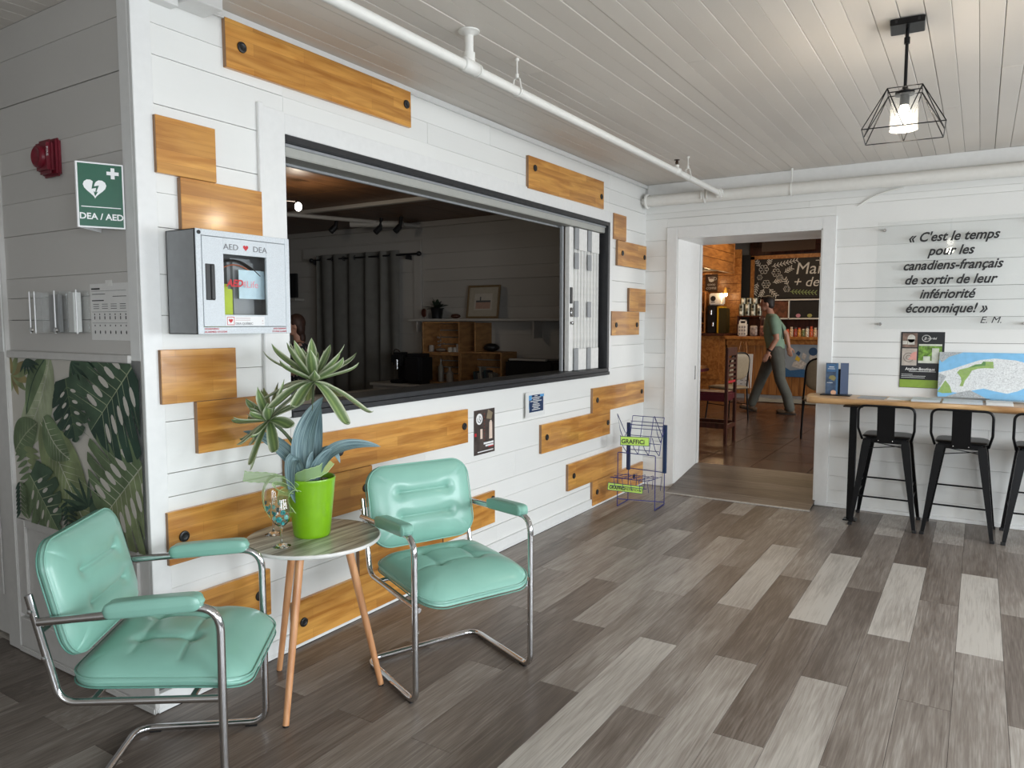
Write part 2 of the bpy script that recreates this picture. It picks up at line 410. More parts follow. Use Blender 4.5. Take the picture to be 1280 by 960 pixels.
def text(s_, fr, a, b, size, mat, parent, name='lettering', n=.0012, align='LEFT', shear=0, bold=0, sx=1, ext=0.0003, label=None, space=1):
    cu = bpy.data.curves.new('t', 'FONT'); cu.body = s_; cu.size = size; cu.align_x = align; cu.shear = shear
    cu.offset = bold; cu.extrude = ext; cu.resolution_u = 3; cu.space_character = space
    o = bpy.data.objects.new('t', cu); C.objects.link(o)
    dg = bpy.context.evaluated_depsgraph_get(); me = bpy.data.meshes.new_from_object(o.evaluated_get(dg))
    vs = [fr.p(a+v.co.x*sx, b+v.co.y, n+v.co.z) for v in me.vertices]; fs = [tuple(p.vertices) for p in me.polygons]
    bpy.data.objects.remove(o); bpy.data.curves.remove(cu); bpy.data.meshes.remove(me)
    mb = MB(); mb.add(vs, fs)
    if not vs: return None
    return obj(name, mb, mat, parent, label=label)
def cushion(w, d, t, rc, dents=(), n=34, dome=.5, front=0, T=None, p=5.0):
    """padded rounded-rectangle cushion, dents=[(x0,y0,x1,y1,depth,width)] pressed into the top"""
    mb = MB(); hw, hd = w/2, d/2
    def sq(u, v):
        a, b = u*2-1, v*2-1; x, y = a*hw, b*hd
        # pull corners in to a rounded rectangle
        ax, ay = abs(x)-(hw-rc), abs(y)-(hd-rc)
        if ax > 0 and ay > 0:
            m_ = max(ax, ay); L = math.hypot(ax, ay)
            k = m_/L; x = math.copysign(hw-rc+ax*k, x); y = math.copysign(hd-rc+ay*k, y)
            e = m_/rc
        else: e = 0
        edge = max(abs(a), abs(b))
        return x, y, edge
    def top(u, v):
        x, y, e = sq(u, v); z = t/2*(1-e**p)**.5
        z += dome*t*.4*(1-(abs(u*2-1))**2.4)*(1-(abs(v*2-1))**2.4)
        for (x0, y0, x1, y1, dp, wd) in dents:
            dx, dy = x1-x0, y1-y0; L2 = dx*dx+dy*dy or 1e-9
            q = max(0, min(1, ((x-x0)*dx+(y-y0)*dy)/L2)); dist = math.hypot(x-x0-q*dx, y-y0-q*dy)
            z -= dp*(.5*math.exp(-(dist/wd)**2)+.6*math.exp(-(dist/(wd*.2))**2))
        if front and y > hd*.35: z -= front*((y-hd*.35)/(hd*.65))**2
        return V(x, y, z)
    def bot(u, v):
        x, y, e = sq(u, v); z = -t/2*(1-e**p)**.5
        if front and y > hd*.35: z -= front*.6*((y-hd*.35)/(hd*.65))**2
        return V(x, y, z)
    sgn = lambda u: .5-.5*math.cos(PI*u)
    ease = lambda u: u*.45+sgn(u)*.55
    mb.grid(n, n, lambda u, v: top(ease(u), ease(v)), False)
    mb.grid(n, n, lambda u, v: bot(ease(1-u), ease(v)), False)
    if T: mb.v = [tuple(T @ V(q)) for q in mb.v]
    return mb
def rr_path(w, d, rc, z=0, n=6, front=0):
    pts = []
    for cx, cy, a0 in ((w/2-rc, d/2-rc, 0), (-w/2+rc, d/2-rc, 90), (-w/2+rc, -d/2+rc, 180), (w/2-rc, -d/2+rc, 270)):
        for k in range(n+1):
            a = R(a0+90*k/n); x, y = cx+rc*math.cos(a), cy+rc*math.sin(a)
            zz = z-(front*.8*((y-d*.175)/(d*.325))**2 if front and y > d*.175 else 0)
            pts.append(V(x, y, zz))
    return pts
def rows(vals): return list(zip(vals, vals[1:]))

# ---------------------------------------------------------------- the room shell
XB, ZC = 4.69, 2.66
g = .0011
def shiplap(parent, axis, plane, a0, a1, zs, holes, face, mat, name='board', seed=1, minlen=1.3):
    """boards on a wall. axis 'x': runs along x on plane y; axis 'y': runs along y on plane x. face: +1/-1 side of the room"""
    rnd = random.Random(seed); t = .014
    for k, (z0, z1) in enumerate(rows(zs)):
        segs = [(a0, a1)]
        for (h0, h1, hz0, hz1) in holes:
            if z0 < hz1-.002 and z1 > hz1+.004:      # rest of the board above the opening
                mb = MB()
                if axis == 'x': mb.box(h0, h1, plane-face*t, plane, hz1, z1-g)
                else: mb.box(plane-face*t, plane, h0, h1, hz1, z1-g)
                obj(name, mb, mat, parent)
            if z1 > hz0+.002 and z0 < hz1-.002:
                ns = []
                for (p, q) in segs:
                    if h1 <= p or h0 >= q: ns.append((p, q)); continue
                    if h0 > p: ns.append((p, h0))
                    if h1 < q: ns.append((h1, q))
                segs = ns
        fin = []
        for (p, q) in segs:
            while q-p > minlen*2.1 and rnd.random() < .8:
                c = p+minlen*(.6+rnd.random()*.9); fin.append((p, c)); p = c
            fin.append((p, q))
        for (p, q) in fin:
            gz = g*(.5+1.6*rnd.random()**2); pr = rnd.uniform(-.0012, .0012); mb = MB()
            # clip against holes vertically (board partly above/below an opening)
            za, zb = z0+gz, z1-gz*.4
            if axis == 'x': mb.bbox(p+.0004, q-.0004, plane-face*(t), plane+face*pr, za, zb, .0012)
            else: mb.bbox(plane-face*t, plane+face*pr, p+.0004, q-.0004, za, zb, .0012)
            obj(name, mb, mat, parent)
# wall A : the partition with the serving window (plane y=0, faces -y)
OX0, OX1, OZ0, OZ1 = .66, 3.93, 1.042, 2.255
wa = MB()
for b in ((0.002, OX0, .0145, .13, 0, 2.7), (OX1, XB, .0145, .13, 0, 2.7), (OX0, OX1, .0145, .13, 0, OZ0), (OX0, OX1, .0145, .13, OZ1, 2.7)): wa.box(*b)
wall_front = struct('wall_front', wa, M['gap'])
zA = [.07, .173, .336, .45, .62, .80, .89, OZ0, OZ1, 2.41, 2.52, 2.66]
zA_side = [.07, .173, .336, .45, .62, .80, .89, 1.085, 1.27, 1.48, 1.63, 1.80, 1.925, 2.062, 2.238, 2.41, 2.52, 2.66]
shiplap(wall_front, 'x', 0, .072, OX0, zA_side, [], -1, M['wallA'], seed=3)
shiplap(wall_front, 'x', 0, OX0, OX1, zA, [(OX0, OX1, OZ0, OZ1)], -1, M['wallA'], seed=5)
shiplap(wall_front, 'x', 0, OX1, XB, zA_side, [], -1, M['wallA'], seed=3)
struct('trim_1', MB().bbox(-.004, .072, -.006, .0145, 0.1, 2.66, .002).bbox(-.004, .004, .0145, .075, .1, 2.66, .001), M['trim'])   # corner board
struct('baseboard_front', MB().bbox(-.004, XB, -.016, .0145, 0.001, .07, .003).bbox(-.012, XB, -.024, -.014, .001, .020, .004), M['trim'])
# casing round the serving window
struct('trim_2', MB().bbox(.535, OX0, -.012, .0, OZ0-.0, OZ1+.09, .002).bbox(.52, .545, -.018, .0, OZ0, OZ1+.1, .003), M['trim'])
struct('trim_3', MB().bbox(.66, OX1+.0, -.010, .0, OZ1, OZ1+.085, .002), M['trim'])
struct('trim_4', MB().bbox(OX1, OX1+.055, -.010, .0, OZ0-.0, OZ1+.085, .002), M['trim'])
# wall C : end of the partition, runs into the hall (plane x=0, faces -x)
wc = MB().box(.0145, .13, .0145, 1.0, 0, 2.7).box(.0145, .13, 1.9, 3.6, 0, 2.7).box(.0145, .13, 1.0, 1.9, 2.1, 2.7)
wall_left = struct('wall_left', wc, M['gap'])
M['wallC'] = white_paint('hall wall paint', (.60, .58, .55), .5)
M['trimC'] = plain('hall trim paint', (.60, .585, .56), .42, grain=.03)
zC = [1.335, 1.464, 1.556, 1.639, 1.815, 1.95, 2.070, 2.16, 2.345, 2.53, 2.66]
shiplap(wall_left, 'y', 0, .075, 1.0, zC, [], -1, M['wallC'], seed=11, minlen=.6)
obj('lower_panel', MB().box(0.0, .0145, .075, 1.0, .1, 1.335), M['trimC'], wall_left)
struct('trim_5', MB().bbox(-.016, 0, .075, 1.0, 1.305, 1.335, .003).bbox(-.012, 0, .075, 1.0, .565, .60, .003)
       .bbox(-.014, 0, .93, 1.0, .17, .60, .003).bbox(-.014, 0, .50, .57, .17, .56, .003).bbox(-.014, 0, .075, .13, .17, .56, .003), M['trimC'])
struct('baseboard_left', MB().bbox(-.018, 0, -.016, 1.0, 0.001, .155, .003).bbox(-.028, -.018, -.024, 1.0, .001, .028, .005), M['trimC'])
struct('trim_6', MB().bbox(-.022, 0.01, 1.0, 1.11, 0, 2.18, .004).bbox(-.022, .01, 1.9, 2.0, 0, 2.18, .004).bbox(-.022, .01, 1.11, 1.9, 2.1, 2.18, .004), M['trimC'])
d1 = struct('door_1', MB().bbox(.02, .06, 1.112, 1.898, .01, 2.098, .003), M['trimC'])
for z0, z1 in ((.2, .95), (1.1, 1.95)):
    for y0, y1 in ((1.22, 1.46), (1.55, 1.79)): obj('panel', MB().bbox(.012, .02, y0, y1, z0, z1, .004), M['trimC'], d1)
obj('door_handle', MB().ring([(.02, 1.18, 1.0), (-.03, 1.18, 1.0), (-.035, 1.29, 1.0)], .009, 10), M['steel'], d1, smooth=50)
# wall B : far wall with the doorway (plane x=XB, faces -x)
DY0, DY1, DZ = -1.472, -.300, 2.188
wb = MB()
XW = 5.29
for b in ((XB+.0145, XW, DY1, .0, 0, 3.3), (XB+.0145, XW, -5.5, DY0, 0, 3.3), (XB+.0145, XW, DY0, DY1, DZ, 3.3)): wb.box(*b)
wall_right = struct('wall_right', wb, M['gap'])
zB = [.03, .134, .25, .40, .56, .69, .88, 1.06, 1.19, 1.31, 1.50, 1.62, 1.72, 1.91, 2.04, 2.175, 2.36, 2.41, 2.515, 2.66]
shiplap(wall_right, 'y', XB, -5.4, 0, zB, [(DY0-.095, DY1+.095, 0, DZ+.07)], -1, M['wallA'], seed=21, minlen=1.0)
struct('baseboard_right', MB().bbox(XB-.012, XB+.0145, -5.4, DY0-.1, 0.001, .03, .003).bbox(XB-.012, XB+.0145, DY1+.1, -.017, .001, .07, .003), M['trim'])
# doorway casing and jamb
struct('trim_7', MB().bbox(XB-.016, XB+.0145, DY1, DY1+.096, .001, DZ+.095, .003).bbox(XB-.016, XB+.0145, DY0-.1, DY0, .001, DZ+.095, .003)
       .bbox(XB-.016, XB+.0145, DY0, DY1, DZ, DZ+.095, .003), M['trim'])
jamb = struct('trim_8', MB().box(XB-.01, XW+.02, DY1-.008, DY1, .01, DZ).box(XB-.01, XW+.02, DY0, DY0+.008, .01, DZ).box(XB-.01, XW+.02, DY0, DY1, DZ-.008, DZ)
       .bbox(XW-.03, XW+.02, DY1-.02, DY1-.008, .1, DZ-.008, .002).bbox(XW-.03, XW+.02, DY0+.008, DY0+.020, .1, DZ-.008, .002), M['trim'])
obj('strike_plate', MB().bbox(XW-.115, XW-.095, DY1-.012, DY1-.008, .93, 1.06, .002), M['steel'], jamb)
struct('trim_9', MB().bbox(XW, XW+.03, DY0+.0, DY0+.05, .13, DZ, .003), M['pine'])       # café side door edge
# walls behind and left of the camera
WS = MB(); wins = [(-3.45, -1.75), (-.75, .95), (1.95, 3.65)]; xs = [-4.2]
for a, b in wins: xs += [a, b]
xs.append(5.3)
for k in range(0, len(xs), 2): WS.box(xs[k], xs[k+1], -5.55, -5.4, 0, 2.7)
for a, b in wins: WS.box(a, b, -5.55, -5.4, 0, .6); WS.box(a, b, -5.55, -5.4, 2.1, 2.7)
struct('wall_back', WS, M['trim'])
for k, (a, b) in enumerate(wins):
    w = MB()
    for (p, q, z0, z1) in ((a-.09, a, .51, 2.19), (b, b+.09, .51, 2.19), (a, b, .51, .6), (a, b, 2.1, 2.19)): w.bbox(p, q, -5.4, -5.375, z0, z1, .004)
    w.bbox((a+b)/2-.025, (a+b)/2+.025, -5.41, -5.385, .6, 2.1, .004)
    struct('window_%d' % (k+1), w, M['trim'])
WW = MB()
WW.box(-4.35, -4.2, -5.55, -5.2, 0, 2.7).box(-4.35, -4.2, -3.7, 3.6, 0, 2.7).box(-4.35, -4.2, -5.2, -3.7, 0, .65).box(-4.35, -4.2, -5.2, -3.7, 2.05, 2.7).box(-4.2, 0.0, 3.6, 3.7, 0, 2.7)
struct('wall_west', WW, M['trimC'])
struct('window_4', MB().bbox(-4.2, -4.18, -5.29, -5.2, .56, 2.14, .004).bbox(-4.2, -4.18, -3.7, -3.61, .56, 2.14, .004).bbox(-4.2, -4.18, -5.2, -3.7, .56, .65, .004).bbox(-4.2, -4.18, -5.2, -3.7, 2.05, 2.14, .004), M['trimC'])

# ---- ceiling: narrow painted boards running along x
ceil = struct('ceiling', MB().box(-4.2, XB, -5.4, .0, ZC+.014, ZC+.1).box(-4.2, 0, 0, 3.6, ZC+.014, ZC+.1), M['gap'])
rnd = random.Random(4); bw = .0885
k = 0
y = -.008
while y > -5.4:
    x0 = -4.2; joints = []
    x = -4.2+rnd.uniform(1.5, 4)
    if y > -4.2 and rnd.random() < .7: joints.append(rnd.uniform(.6, 4.0))
    pts = [x0]+joints+[XB]
    for p, q in rows(pts):
        gz = rnd.uniform(.0006, .0022); pr = rnd.uniform(-.0012, .0012)
        obj('board', MB().bbox(p+.0005, q-.0005, max(y-bw, -5.4)+gz, y-gz*.3, ZC+pr, ZC+.014, .0018), M['ceil'], ceil)
    y -= bw
y = .08
while y < 3.5:
    obj('board', MB().bbox(-4.2, -.001, y-bw+.001, y-.0004, ZC, ZC+.014, .0015), M['ceil'], ceil); y += bw
struct('trim_10', MB().bbox(0.05, XB, -.022, 0, ZC-.03, ZC-.001, .004), M['trim'])
struct('trim_11', MB().bbox(XB-.02, XB, -5.4, -.02, ZC-.105, ZC-.001, .004), M['trim'])
# little boxed beam end up in the corner
struct('trim_12', MB().bbox(.16, .29, -.12, -.001, ZC-.055, ZC-.001, .003).bbox(.02, .155, -.05, -.001, ZC-.07, ZC-.001, .002), M['trim'])

# ---- floor: vinyl planks 178 mm x 1.22 m in half bond
floor = struct('floor', MB().box(-4.2, XB, -5.4, 0, -.05, -.0035).box(-4.2, .0, 0, 3.6, -.05, -.0035), M['subfloor'])
PW, PL = .1778, 1.2192
pm = MB().bbox(-PL/2+.0006, PL/2-.0006, -PW/2+.0006, PW/2-.0006, -.003, 0, .0008).mesh('plank', [M['floor']])
tone = {(0, 1): .3, (0, 2): .45, (1, -1): .12, (1, 0): .12, (1, 1): .48, (1, 2): .35, (1, 3): .25, (2, 0): .2, (2, 1): .40, (2, 2): .58, (2, 3): .28, (3, 0): .2, (3, 1): .2, (3, 2): .55, (3, 3): .48, (3, 4): .6, (2, 4): .3,
        (4, 0): .52, (4, 1): .27, (4, 2): .6, (4, 3): .22, (4, 4): .5, (5, 0): .43, (5, 1): .2, (5, 2): .64, (5, 3): .27, (5, 4): .64, (6, 0): .2, (6, 1): .5, (6, 2): .66, (6, 3): .22, (6, 4): .5,
        (7, 0): .25, (7, 1): .97, (7, 2): .32, (7, 3): .45, (7, 4): .6, (8, 0): .35, (8, 1): .47, (8, 2): .88, (8, 3): .45, (8, 4): .2, (9, 0): .5, (9, 1): .66, (9, 2): .24, (9, 3): .45, (9, 4): .6,
        (10, 0): .6, (10, 1): .28, (10, 2): .97, (10, 3): .15, (10, 4): .6, (11, 1): .74, (11, 2): .25, (11, 3): .45, (11, 4): .7, (12, 0): .5, (12, 1): .47, (12, 2): .98, (12, 3): .14, (12, 4): .7, (13, 1): .42, (13, 2): .45, (13, 3): .3, (13, 4): .7,
        (14, 1): .52, (14, 2): .98, (14, 3): .2, (15, 1): .72, (15, 2): .24, (15, 3): .5, (-3, 0): .3, (-4, 0): .15}
rnd = random.Random(12)
for r_ in range(-19, 20):
    yc = -.023-PW*(r_+.5)
    for s_ in range(-4, 5):
        # even rows have joints at .97+1.22n, odd rows at .40+1.22n ; segment s_ ends at that joint
        x1 = (.972 if r_ % 2 == 0 else 1.585)+PL*(s_-(1 if r_ % 2 else 0)+0)
        if r_ % 2 == 0: xa, xb = .972+PL*(s_-1), .972+PL*s_
        else: xa, xb = .372+PL*(s_-1), .372+PL*s_
        key = (r_, s_)
        if xb < -3.4 or xa > XB-.02 : continue
        if yc > 0 and xa > -.1: continue
        if yc > 2.6: continue
        if yc > -.1 and yc < 0 and xb < -3: continue
        if xb > XB: xb2 = XB-.001
        else: xb2 = xb
        xm = (xa+xb2)/2; sx = (xb2-xa)/(xb-xa)
        if yc > 0 and xb2 > 0: xb2 = 0.0; xm = (xa+xb2)/2; sx = (xb2-xa)/(xb-xa)
        tn = tone.get(key, rnd.choice([.15, .22, .25, .3, .42, .45, .5, .6, .62, .75]))
        tn += rnd.uniform(-.03, .03)
        o = inst(pm, 'plank', (xm, yc, 0), floor, scale=(sx, 1, 1), color=(tn, tn, tn, 1))
# ramp of cross planks in the doorway up to the café floor
E_ = .13
def zr(x): return .004+(E_-.004)*max(0, (x-4.44)/(XW-4.44))
ramp_ = struct('floor', MB().add([(4.44, DY1-.008, .001), (4.44, DY0+.008-.02, .001), (XW, DY0+.008, .001), (XW, DY1-.008, .001), (4.44, DY1-.008, zr(4.44)-.003), (4.44, DY0-.012, zr(4.44)-.003), (XW, DY0+.008, E_-.003), (XW, DY1-.008, E_-.003)],
        [(0, 3, 2, 1), (4, 5, 6, 7), (0, 1, 5, 4), (2, 3, 7, 6), (1, 2, 6, 5), (0, 4, 7, 3)]), M['subfloor'])
xs = [4.44, 4.60, 4.77, 4.94, 5.11, XW]
for k, (a, b) in enumerate(rows(xs)):
    L = math.hypot(b-a, zr(b)-zr(a))
    ya, yb = (DY0-.012 if a < XB-.05 else DY0+.009), DY1-.009
    mb = MB().bbox(-(yb-ya)/2, (yb-ya)/2, -L/2+.0008, L/2-.0008, 0, .003, .001)
    o = obj('plank', mb, M['floor'], ramp_); o.rotation_euler = (math.atan2(zr(b)-zr(a), b-a), 0, 0)
    o.rotation_euler = (Matrix.Rotation(-math.atan2(zr(b)-zr(a), b-a), 3, 'Y') @ Matrix.Rotation(R(-90), 3, 'Z')).to_euler()
    o.location = V((a+b)/2, (ya+yb)/2, (zr(a)+zr(b))/2) - wloc(ramp_)
    t_ = (.30, .08, .16, .06, .2)[k]; o.color = (t_, t_, t_, 1)
struct('trim_13', MB().bbox(4.425, 4.445, DY0-.02, DY1-.009, 0, .010, .002), M['floor'])

# ---- office behind the serving window
office = struct('wall_office', MB().box(5.2, 5.28, 0.13, 6.3, 0, 2.7).box(.13, 5.2, 6.2, 6.3, 0, 2.7).box(.11, .13, .13, 6.2, 0, 2.7), M['gap'])
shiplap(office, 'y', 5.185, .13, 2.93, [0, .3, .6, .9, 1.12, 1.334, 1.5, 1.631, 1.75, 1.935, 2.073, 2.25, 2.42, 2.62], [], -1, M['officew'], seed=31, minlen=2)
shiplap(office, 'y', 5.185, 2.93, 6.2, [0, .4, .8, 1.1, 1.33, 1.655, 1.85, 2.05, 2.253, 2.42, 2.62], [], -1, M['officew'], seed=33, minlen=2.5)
obj('casing', MB().bbox(5.155, 5.172, 2.94, 4.9, 2.27, 2.40, .003).bbox(5.155, 5.172, 2.94, 3.05, 0, 2.27, .003), M['officew'], office)
struct('floor_office', MB().box(.0, 5.2, .13, 6.2, -.05, 0), M['floor'])
oc = struct('ceiling_office', MB().box(.0, 5.2, .13, 6.3, 2.625, 2.72), M['gap'])
for x in range(5):
    for y_ in range(3): obj('panel', MB().bbox(.13+x*1.02, .13+(x+1)*1.02-.003, .13+y_*2.03, .13+(y_+1)*2.03-.003, 2.612, 2.624, .002), M['officec'], oc)
struct('trim_14', MB().bbox(5.13, 5.172, .13, 6.2, 2.55, 2.611, .003), M['officew'])
struct('trim_15', MB().bbox(3.80, 3.86, .13, 6.2, 2.575, 2.611, .003), M['officew'])

# ---- café beyond the doorway
cw = MB().box(13.2, 13.3, -4.2, 2.5, 0, 3.6).box(XW, 13.2, 2.3, 2.4, 0, 3.6).box(XW, 6.4, -4.0, -3.9, 0, 3.6).box(10.0, 13.2, -4.0, -3.9, 0, 3.6).box(6.4, 10, -4.0, -3.9, 0, .95).box(6.4, 10, -4.0, -3.9, 2.25, 3.6)
cafe = struct('wall_cafe', cw, M['gap'])
rnd = random.Random(9)
for k in range(16): obj('board', MB().bbox(13.17, 13.2, -2.2, 1.3, .13+k*.2, .13+(k+1)*.2-.004, .002), M['chalk'] if 0 else M['darkbrown'], cafe)
for k in range(10): obj('board', MB().bbox(6, 13.1, 2.27, 2.3, .13+k*.25, .13+(k+1)*.25-.004, .003), M['pine'], cafe)
for k in range(10): obj('board', MB().bbox(12.62, 12.65, 1.31, 2.27, 1.25+k*.16, 1.25+(k+1)*.16-.004, .003), M['pine'], cafe)
sof = struct('trim_16', MB().box(8.0, 12.08, 1.33, 2.27, 2.42, 3.3), M['gap'])
for k in range(6): obj('board', MB().bbox(8.0, 12.1, 1.30, 1.33, 2.40+k*.155, 2.40+(k+1)*.155-.006, .003), M['pine'], sof)
obj('edge_board', MB().bbox(12.08, 12.11, 1.29, 2.27, 2.37, 3.3, .003), M['pine'], sof)
obj('lower_edge', MB().bbox(8.0, 12.08, 1.29, 1.34, 2.36, 2.40, .003), M['pine'], sof)
struct('ceiling_cafe', MB().box(XW, 13.3, -4.2, 2.4, 3.3, 3.4), M['officec'])
cf = struct('floor_cafe', MB().box(XW, 13.3, -4.0, 2.4, -.05, E_-.006), M['subfloor'])
tm = MB().bbox(-.247, .247, -.247, .247, -.006, 0, .002).mesh('tile', [M['cafetile']])
for i in range(13):
    for j in range(9): inst(tm, 'tile', (XW+.25+i*.5, 1.95-j*.5, E_), cf)

# ---------------------------------------------------------------- varnished wood panels on the partition
def panel(x0, x1, z0, z1, label, knobs=(), tilt=0, th=.021):
    t = thing('wood_panel', label, 'wall panel', ((x0+x1)/2, -.001, z0), 'varnished wood panels on the white board wall')
    o = obj('board', MB().bbox(x0, x1, -th, -.001, z0, z1, .0015), M['orange'], t)
    obj('edge', MB().bbox(x0-.001, x0+.0005, -th+.001, -.001, z0+.001, z1-.001, .0004), M['edge'], t)
    for kx, kz in knobs:
        mb = MB().lathe([(0, 0), (.019, 0), (.0215, .002), (.0205, .006), (.014, .0075), (.012, .006), (.005, .006), (.004, .008), (0, .008)], (kx, -th, kz), 20, (0, -1, 0))
        obj('knob', mb, M['black'], t, smooth=40)
    if tilt: t.rotation_euler = (0, tilt, 0)
    return t
panel(.372, 1.478, 2.452, 2.652, 'long varnished panel with two black knobs tight under the ceiling', [(.445, 2.545), (1.44, 2.56)], R(-.5))
panel(.066, .312, 1.993, 2.197, 'short varnished panel without knobs, top left beside the corner')
panel(.157, .524, 1.80, 1.991, 'short glossy panel directly above the defibrillator cabinet')
panel(.052, .375, 1.153, 1.354, 'plain panel just below the defibrillator cabinet')
panel(.193, .517, .950, 1.151, 'panel behind the left flower head, lower of the pair under the cabinet')
panel(.056, .612, .545, .747, 'panel behind the wine glasses with one knob at its left end', [(.118, .645)])
panel(.61, 1.965, .752, .950, 'longest panel, just below the black window sill behind the plant', [(.932, .85), (1.925, .852)])
panel(.614, 1.150, .545, .749, 'panel half hidden behind the lime pot with a knob by the chair back', [(1.10, .645)])
panel(.150, .515, .205, .405, 'low panel behind the left armchair seat', [(.455, .305)])
panel(.632, 1.72, .004, .212, 'floor-level panel behind the round table legs with one knob', [(.69, .108)])
panel(1.05, 1.712, .214, .405, 'panel behind the seat of the right armchair')
panel(1.722, 2.249, .207, .410, 'panel peeking out between the right armchair back and its arm', [(2.22, .36)])
panel(2.828, 3.946, .552, .754, 'panel below the small pinned notice with a knob at each end', [(2.90, .66), (3.90, .65)])
panel(3.623, 4.660, .750, .947, 'panel reaching the corner just under the window frame', [(3.70, .85), (4.60, .85)])
panel(3.225, 4.195, .212, .412, 'low panel left of the wire newspaper rack with a knob at its left', [(3.31, .315)])
panel(3.630, 4.660, .006, .210, 'floor-level panel behind the wire newspaper rack', [(3.71, .115), (4.45, .11)])
panel(2.650, 3.785, 2.335, 2.545, 'high panel above the right part of the serving window', [(2.73, 2.475), (3.74, 2.425)], R(-.5))
panel(3.980, 4.225, 2.132, 2.337, 'small upright panel right of the window, topmost by the corner')
panel(4.060, 4.665, 1.926, 2.129, 'two-knob panel in the upper corner beside the doorway', [(4.15, 2.03), (4.62, 2.03)])
panel(4.306, 4.665, 1.553, 1.752, 'short panel without knobs at mid height in the corner')
panel(3.960, 4.525, 1.354, 1.551, 'short panel with knobs just right of the folded shutter', [(4.04, 1.44), (4.47, 1.44)])

# ---------------------------------------------------------------- serving window frame, sill and folding shutter
fr = thing('window_frame', 'black frame with grey head track lining the serving window', 'window frame', ((OX0+OX1)/2, .02, OZ0))
obj('top_rail', MB().bbox(OX0+.002, OX1-.002, -.012, .02, OZ1-.030, OZ1-.001, .002), M['blackw'], fr)
obj('head_track', MB().bbox(OX0+.004, OX1-.03, .02, .13, OZ1-.085, OZ1-.032, .004), M['track'], fr)
obj('track_lip', MB().bbox(OX0+.004, OX1-.03, .13, .15, OZ1-.095, OZ1-.005, .003).bbox(OX0+.004, OX1-.03, .012, .02, OZ1-.045, OZ1-.032, .001), M['grey'], fr)
obj('left_jamb', MB().bbox(OX0+.001, OX0+.012, .0, .15, OZ0+.05, OZ1-.03, .002), M['blackw'], fr)
obj('right_jamb', MB().bbox(OX1-.035, OX1-.001, -.012, .15, OZ0+.05, OZ1-.03, .002), M['blackw'], fr)
struct('trim_17', MB().bbox(OX0+.001, OX1-.001, -.02, .012, OZ0-.004, OZ0+.022, .002).bbox(OX0+.001, OX1-.001, -.012, .20, OZ0+.022, OZ0+.050, .003), M['blackw'])
sh = thing('folding_shutter', 'white folding shutter stacked at the right end of the window', 'shutter', (3.6, .08, OZ0+.05))
zb, zt = OZ0+.052, OZ1-.088
obj('lead_stile', MB().bbox(3.355, 3.41, .05, .09, zb, zt, .003), M['offwhite'], sh)
obj('rear_stile', MB().bbox(3.31, 3.33, .085, .11, zb, zt, .003), M['grey'], sh)
nsl = 17
for k in range(nsl):
    x = 3.422+k*.027; a = .18 if k % 2 else -.18
    T = Matrix.Translation((x, .078, 0)) @ Matrix.Rotation(a+PI/2, 4, 'Z')
    obj('slat', MB().bbox(-.024, .024, -.0065, .0065, zb+.004, zt-.004, .001, T), M['offwhite'], sh)
for z0, z1 in ((zb+.002, zb+.17), (1.50, 1.62), (1.86, 1.98), (zt-.16, zt-.002)):
    for xq in (3.42, 3.635): obj('hinge_plate', MB().bbox(xq, xq+.062, .036, .044, z0, z1, .001), M['grey'], sh, label='flat grey hinge plate')
for z0, z1 in ((zb+.002, zb+.165), (zt-.165, zt-.002)):
    for xq in (3.49, 3.705): obj('end_clip', MB().bbox(xq, xq+.13, .039, .045, z0, z1, .001), M['offwhite'], sh)
obj('lock', MB().bbox(3.362, 3.392, .040, .05, 1.60, 1.72, .002), M['black'], sh, label='black lock cover')
obj('latch', MB().bbox(3.365, 3.388, .036, .05, 1.50, 1.57, .003).lathe([(0, 0), (.014, 0), (.014, .02), (.010, .024), (0, .024)], (3.378, .05, 1.455), 14, (0, -1, 0)), M['chrome'], sh, smooth=40)

# ---------------------------------------------------------------- defibrillator cabinet
ax0, ax1, az0, az1, ay = .094, .512, 1.412, 1.787, -.19
cab = thing('defibrillator_cabinet', 'grey steel defibrillator cabinet with a glazed door on the wall', 'cabinet', ((ax0+ax1)/2, -.09, az0))
body = MB()
for b in ((ax0, ax1, -.018, -.014, az0, az1), (ax0, ax0+.003, ay+.004, -.014, az0, az1), (ax1-.003, ax1, ay+.004, -.014, az0, az1), (ax0, ax1, ay+.004, -.014, az0, az0+.003), (ax0, ax1, ay+.004, -.014, az1-.003, az1)): body.box(*b)
body.box(ax0+.02, ax1-.02, -.014, -.0005, az0+.02, az1-.02)
obj('body', body, M['grey'], cab)
fm = MB(); bw_ = .022
for b in ((ax0, ax0+bw_, ay, ay+.012, az0, az1), (ax1-bw_, ax1, ay, ay+.012, az0, az1), (ax0+bw_, ax1-bw_, ay, ay+.012, az1-bw_, az1), (ax0+bw_, ax1-bw_, ay, ay+.012, az0, az0+.026)): fm.bbox(*b, .0015)
obj('face_frame', fm, M['ltgrey'], cab)
dx0, dx1, dz0, dz1 = ax0+bw_+.002, ax1-bw_-.002, az0+.028, az1-bw_-.002
wx0, wx1, wz0, wz1 = .205, .398, 1.483, 1.705
dm = MB()
for b in ((dx0, wx0, dz0, dz1), (wx1, dx1, dz0, dz1), (wx0, wx1, dz0, wz0), (wx0, wx1, wz1, dz1)): dm.bbox(b[0], b[1], ay-.001, ay+.010, b[2], b[3], .001)
door = obj('door', dm, M['ltgrey'], cab)
obj('handle', MB().bbox(.128, .166, ay-.003, ay+.001, 1.535, 1.665, .002).bbox(.148, .164, ay-.008, ay-.003, 1.538, 1.662, .002), M['black'], door, label='black recessed pull handle')
obj('pane', MB().box(wx0, wx1, ay+.004, ay+.006, wz0, wz1), M['acrylic'], door)
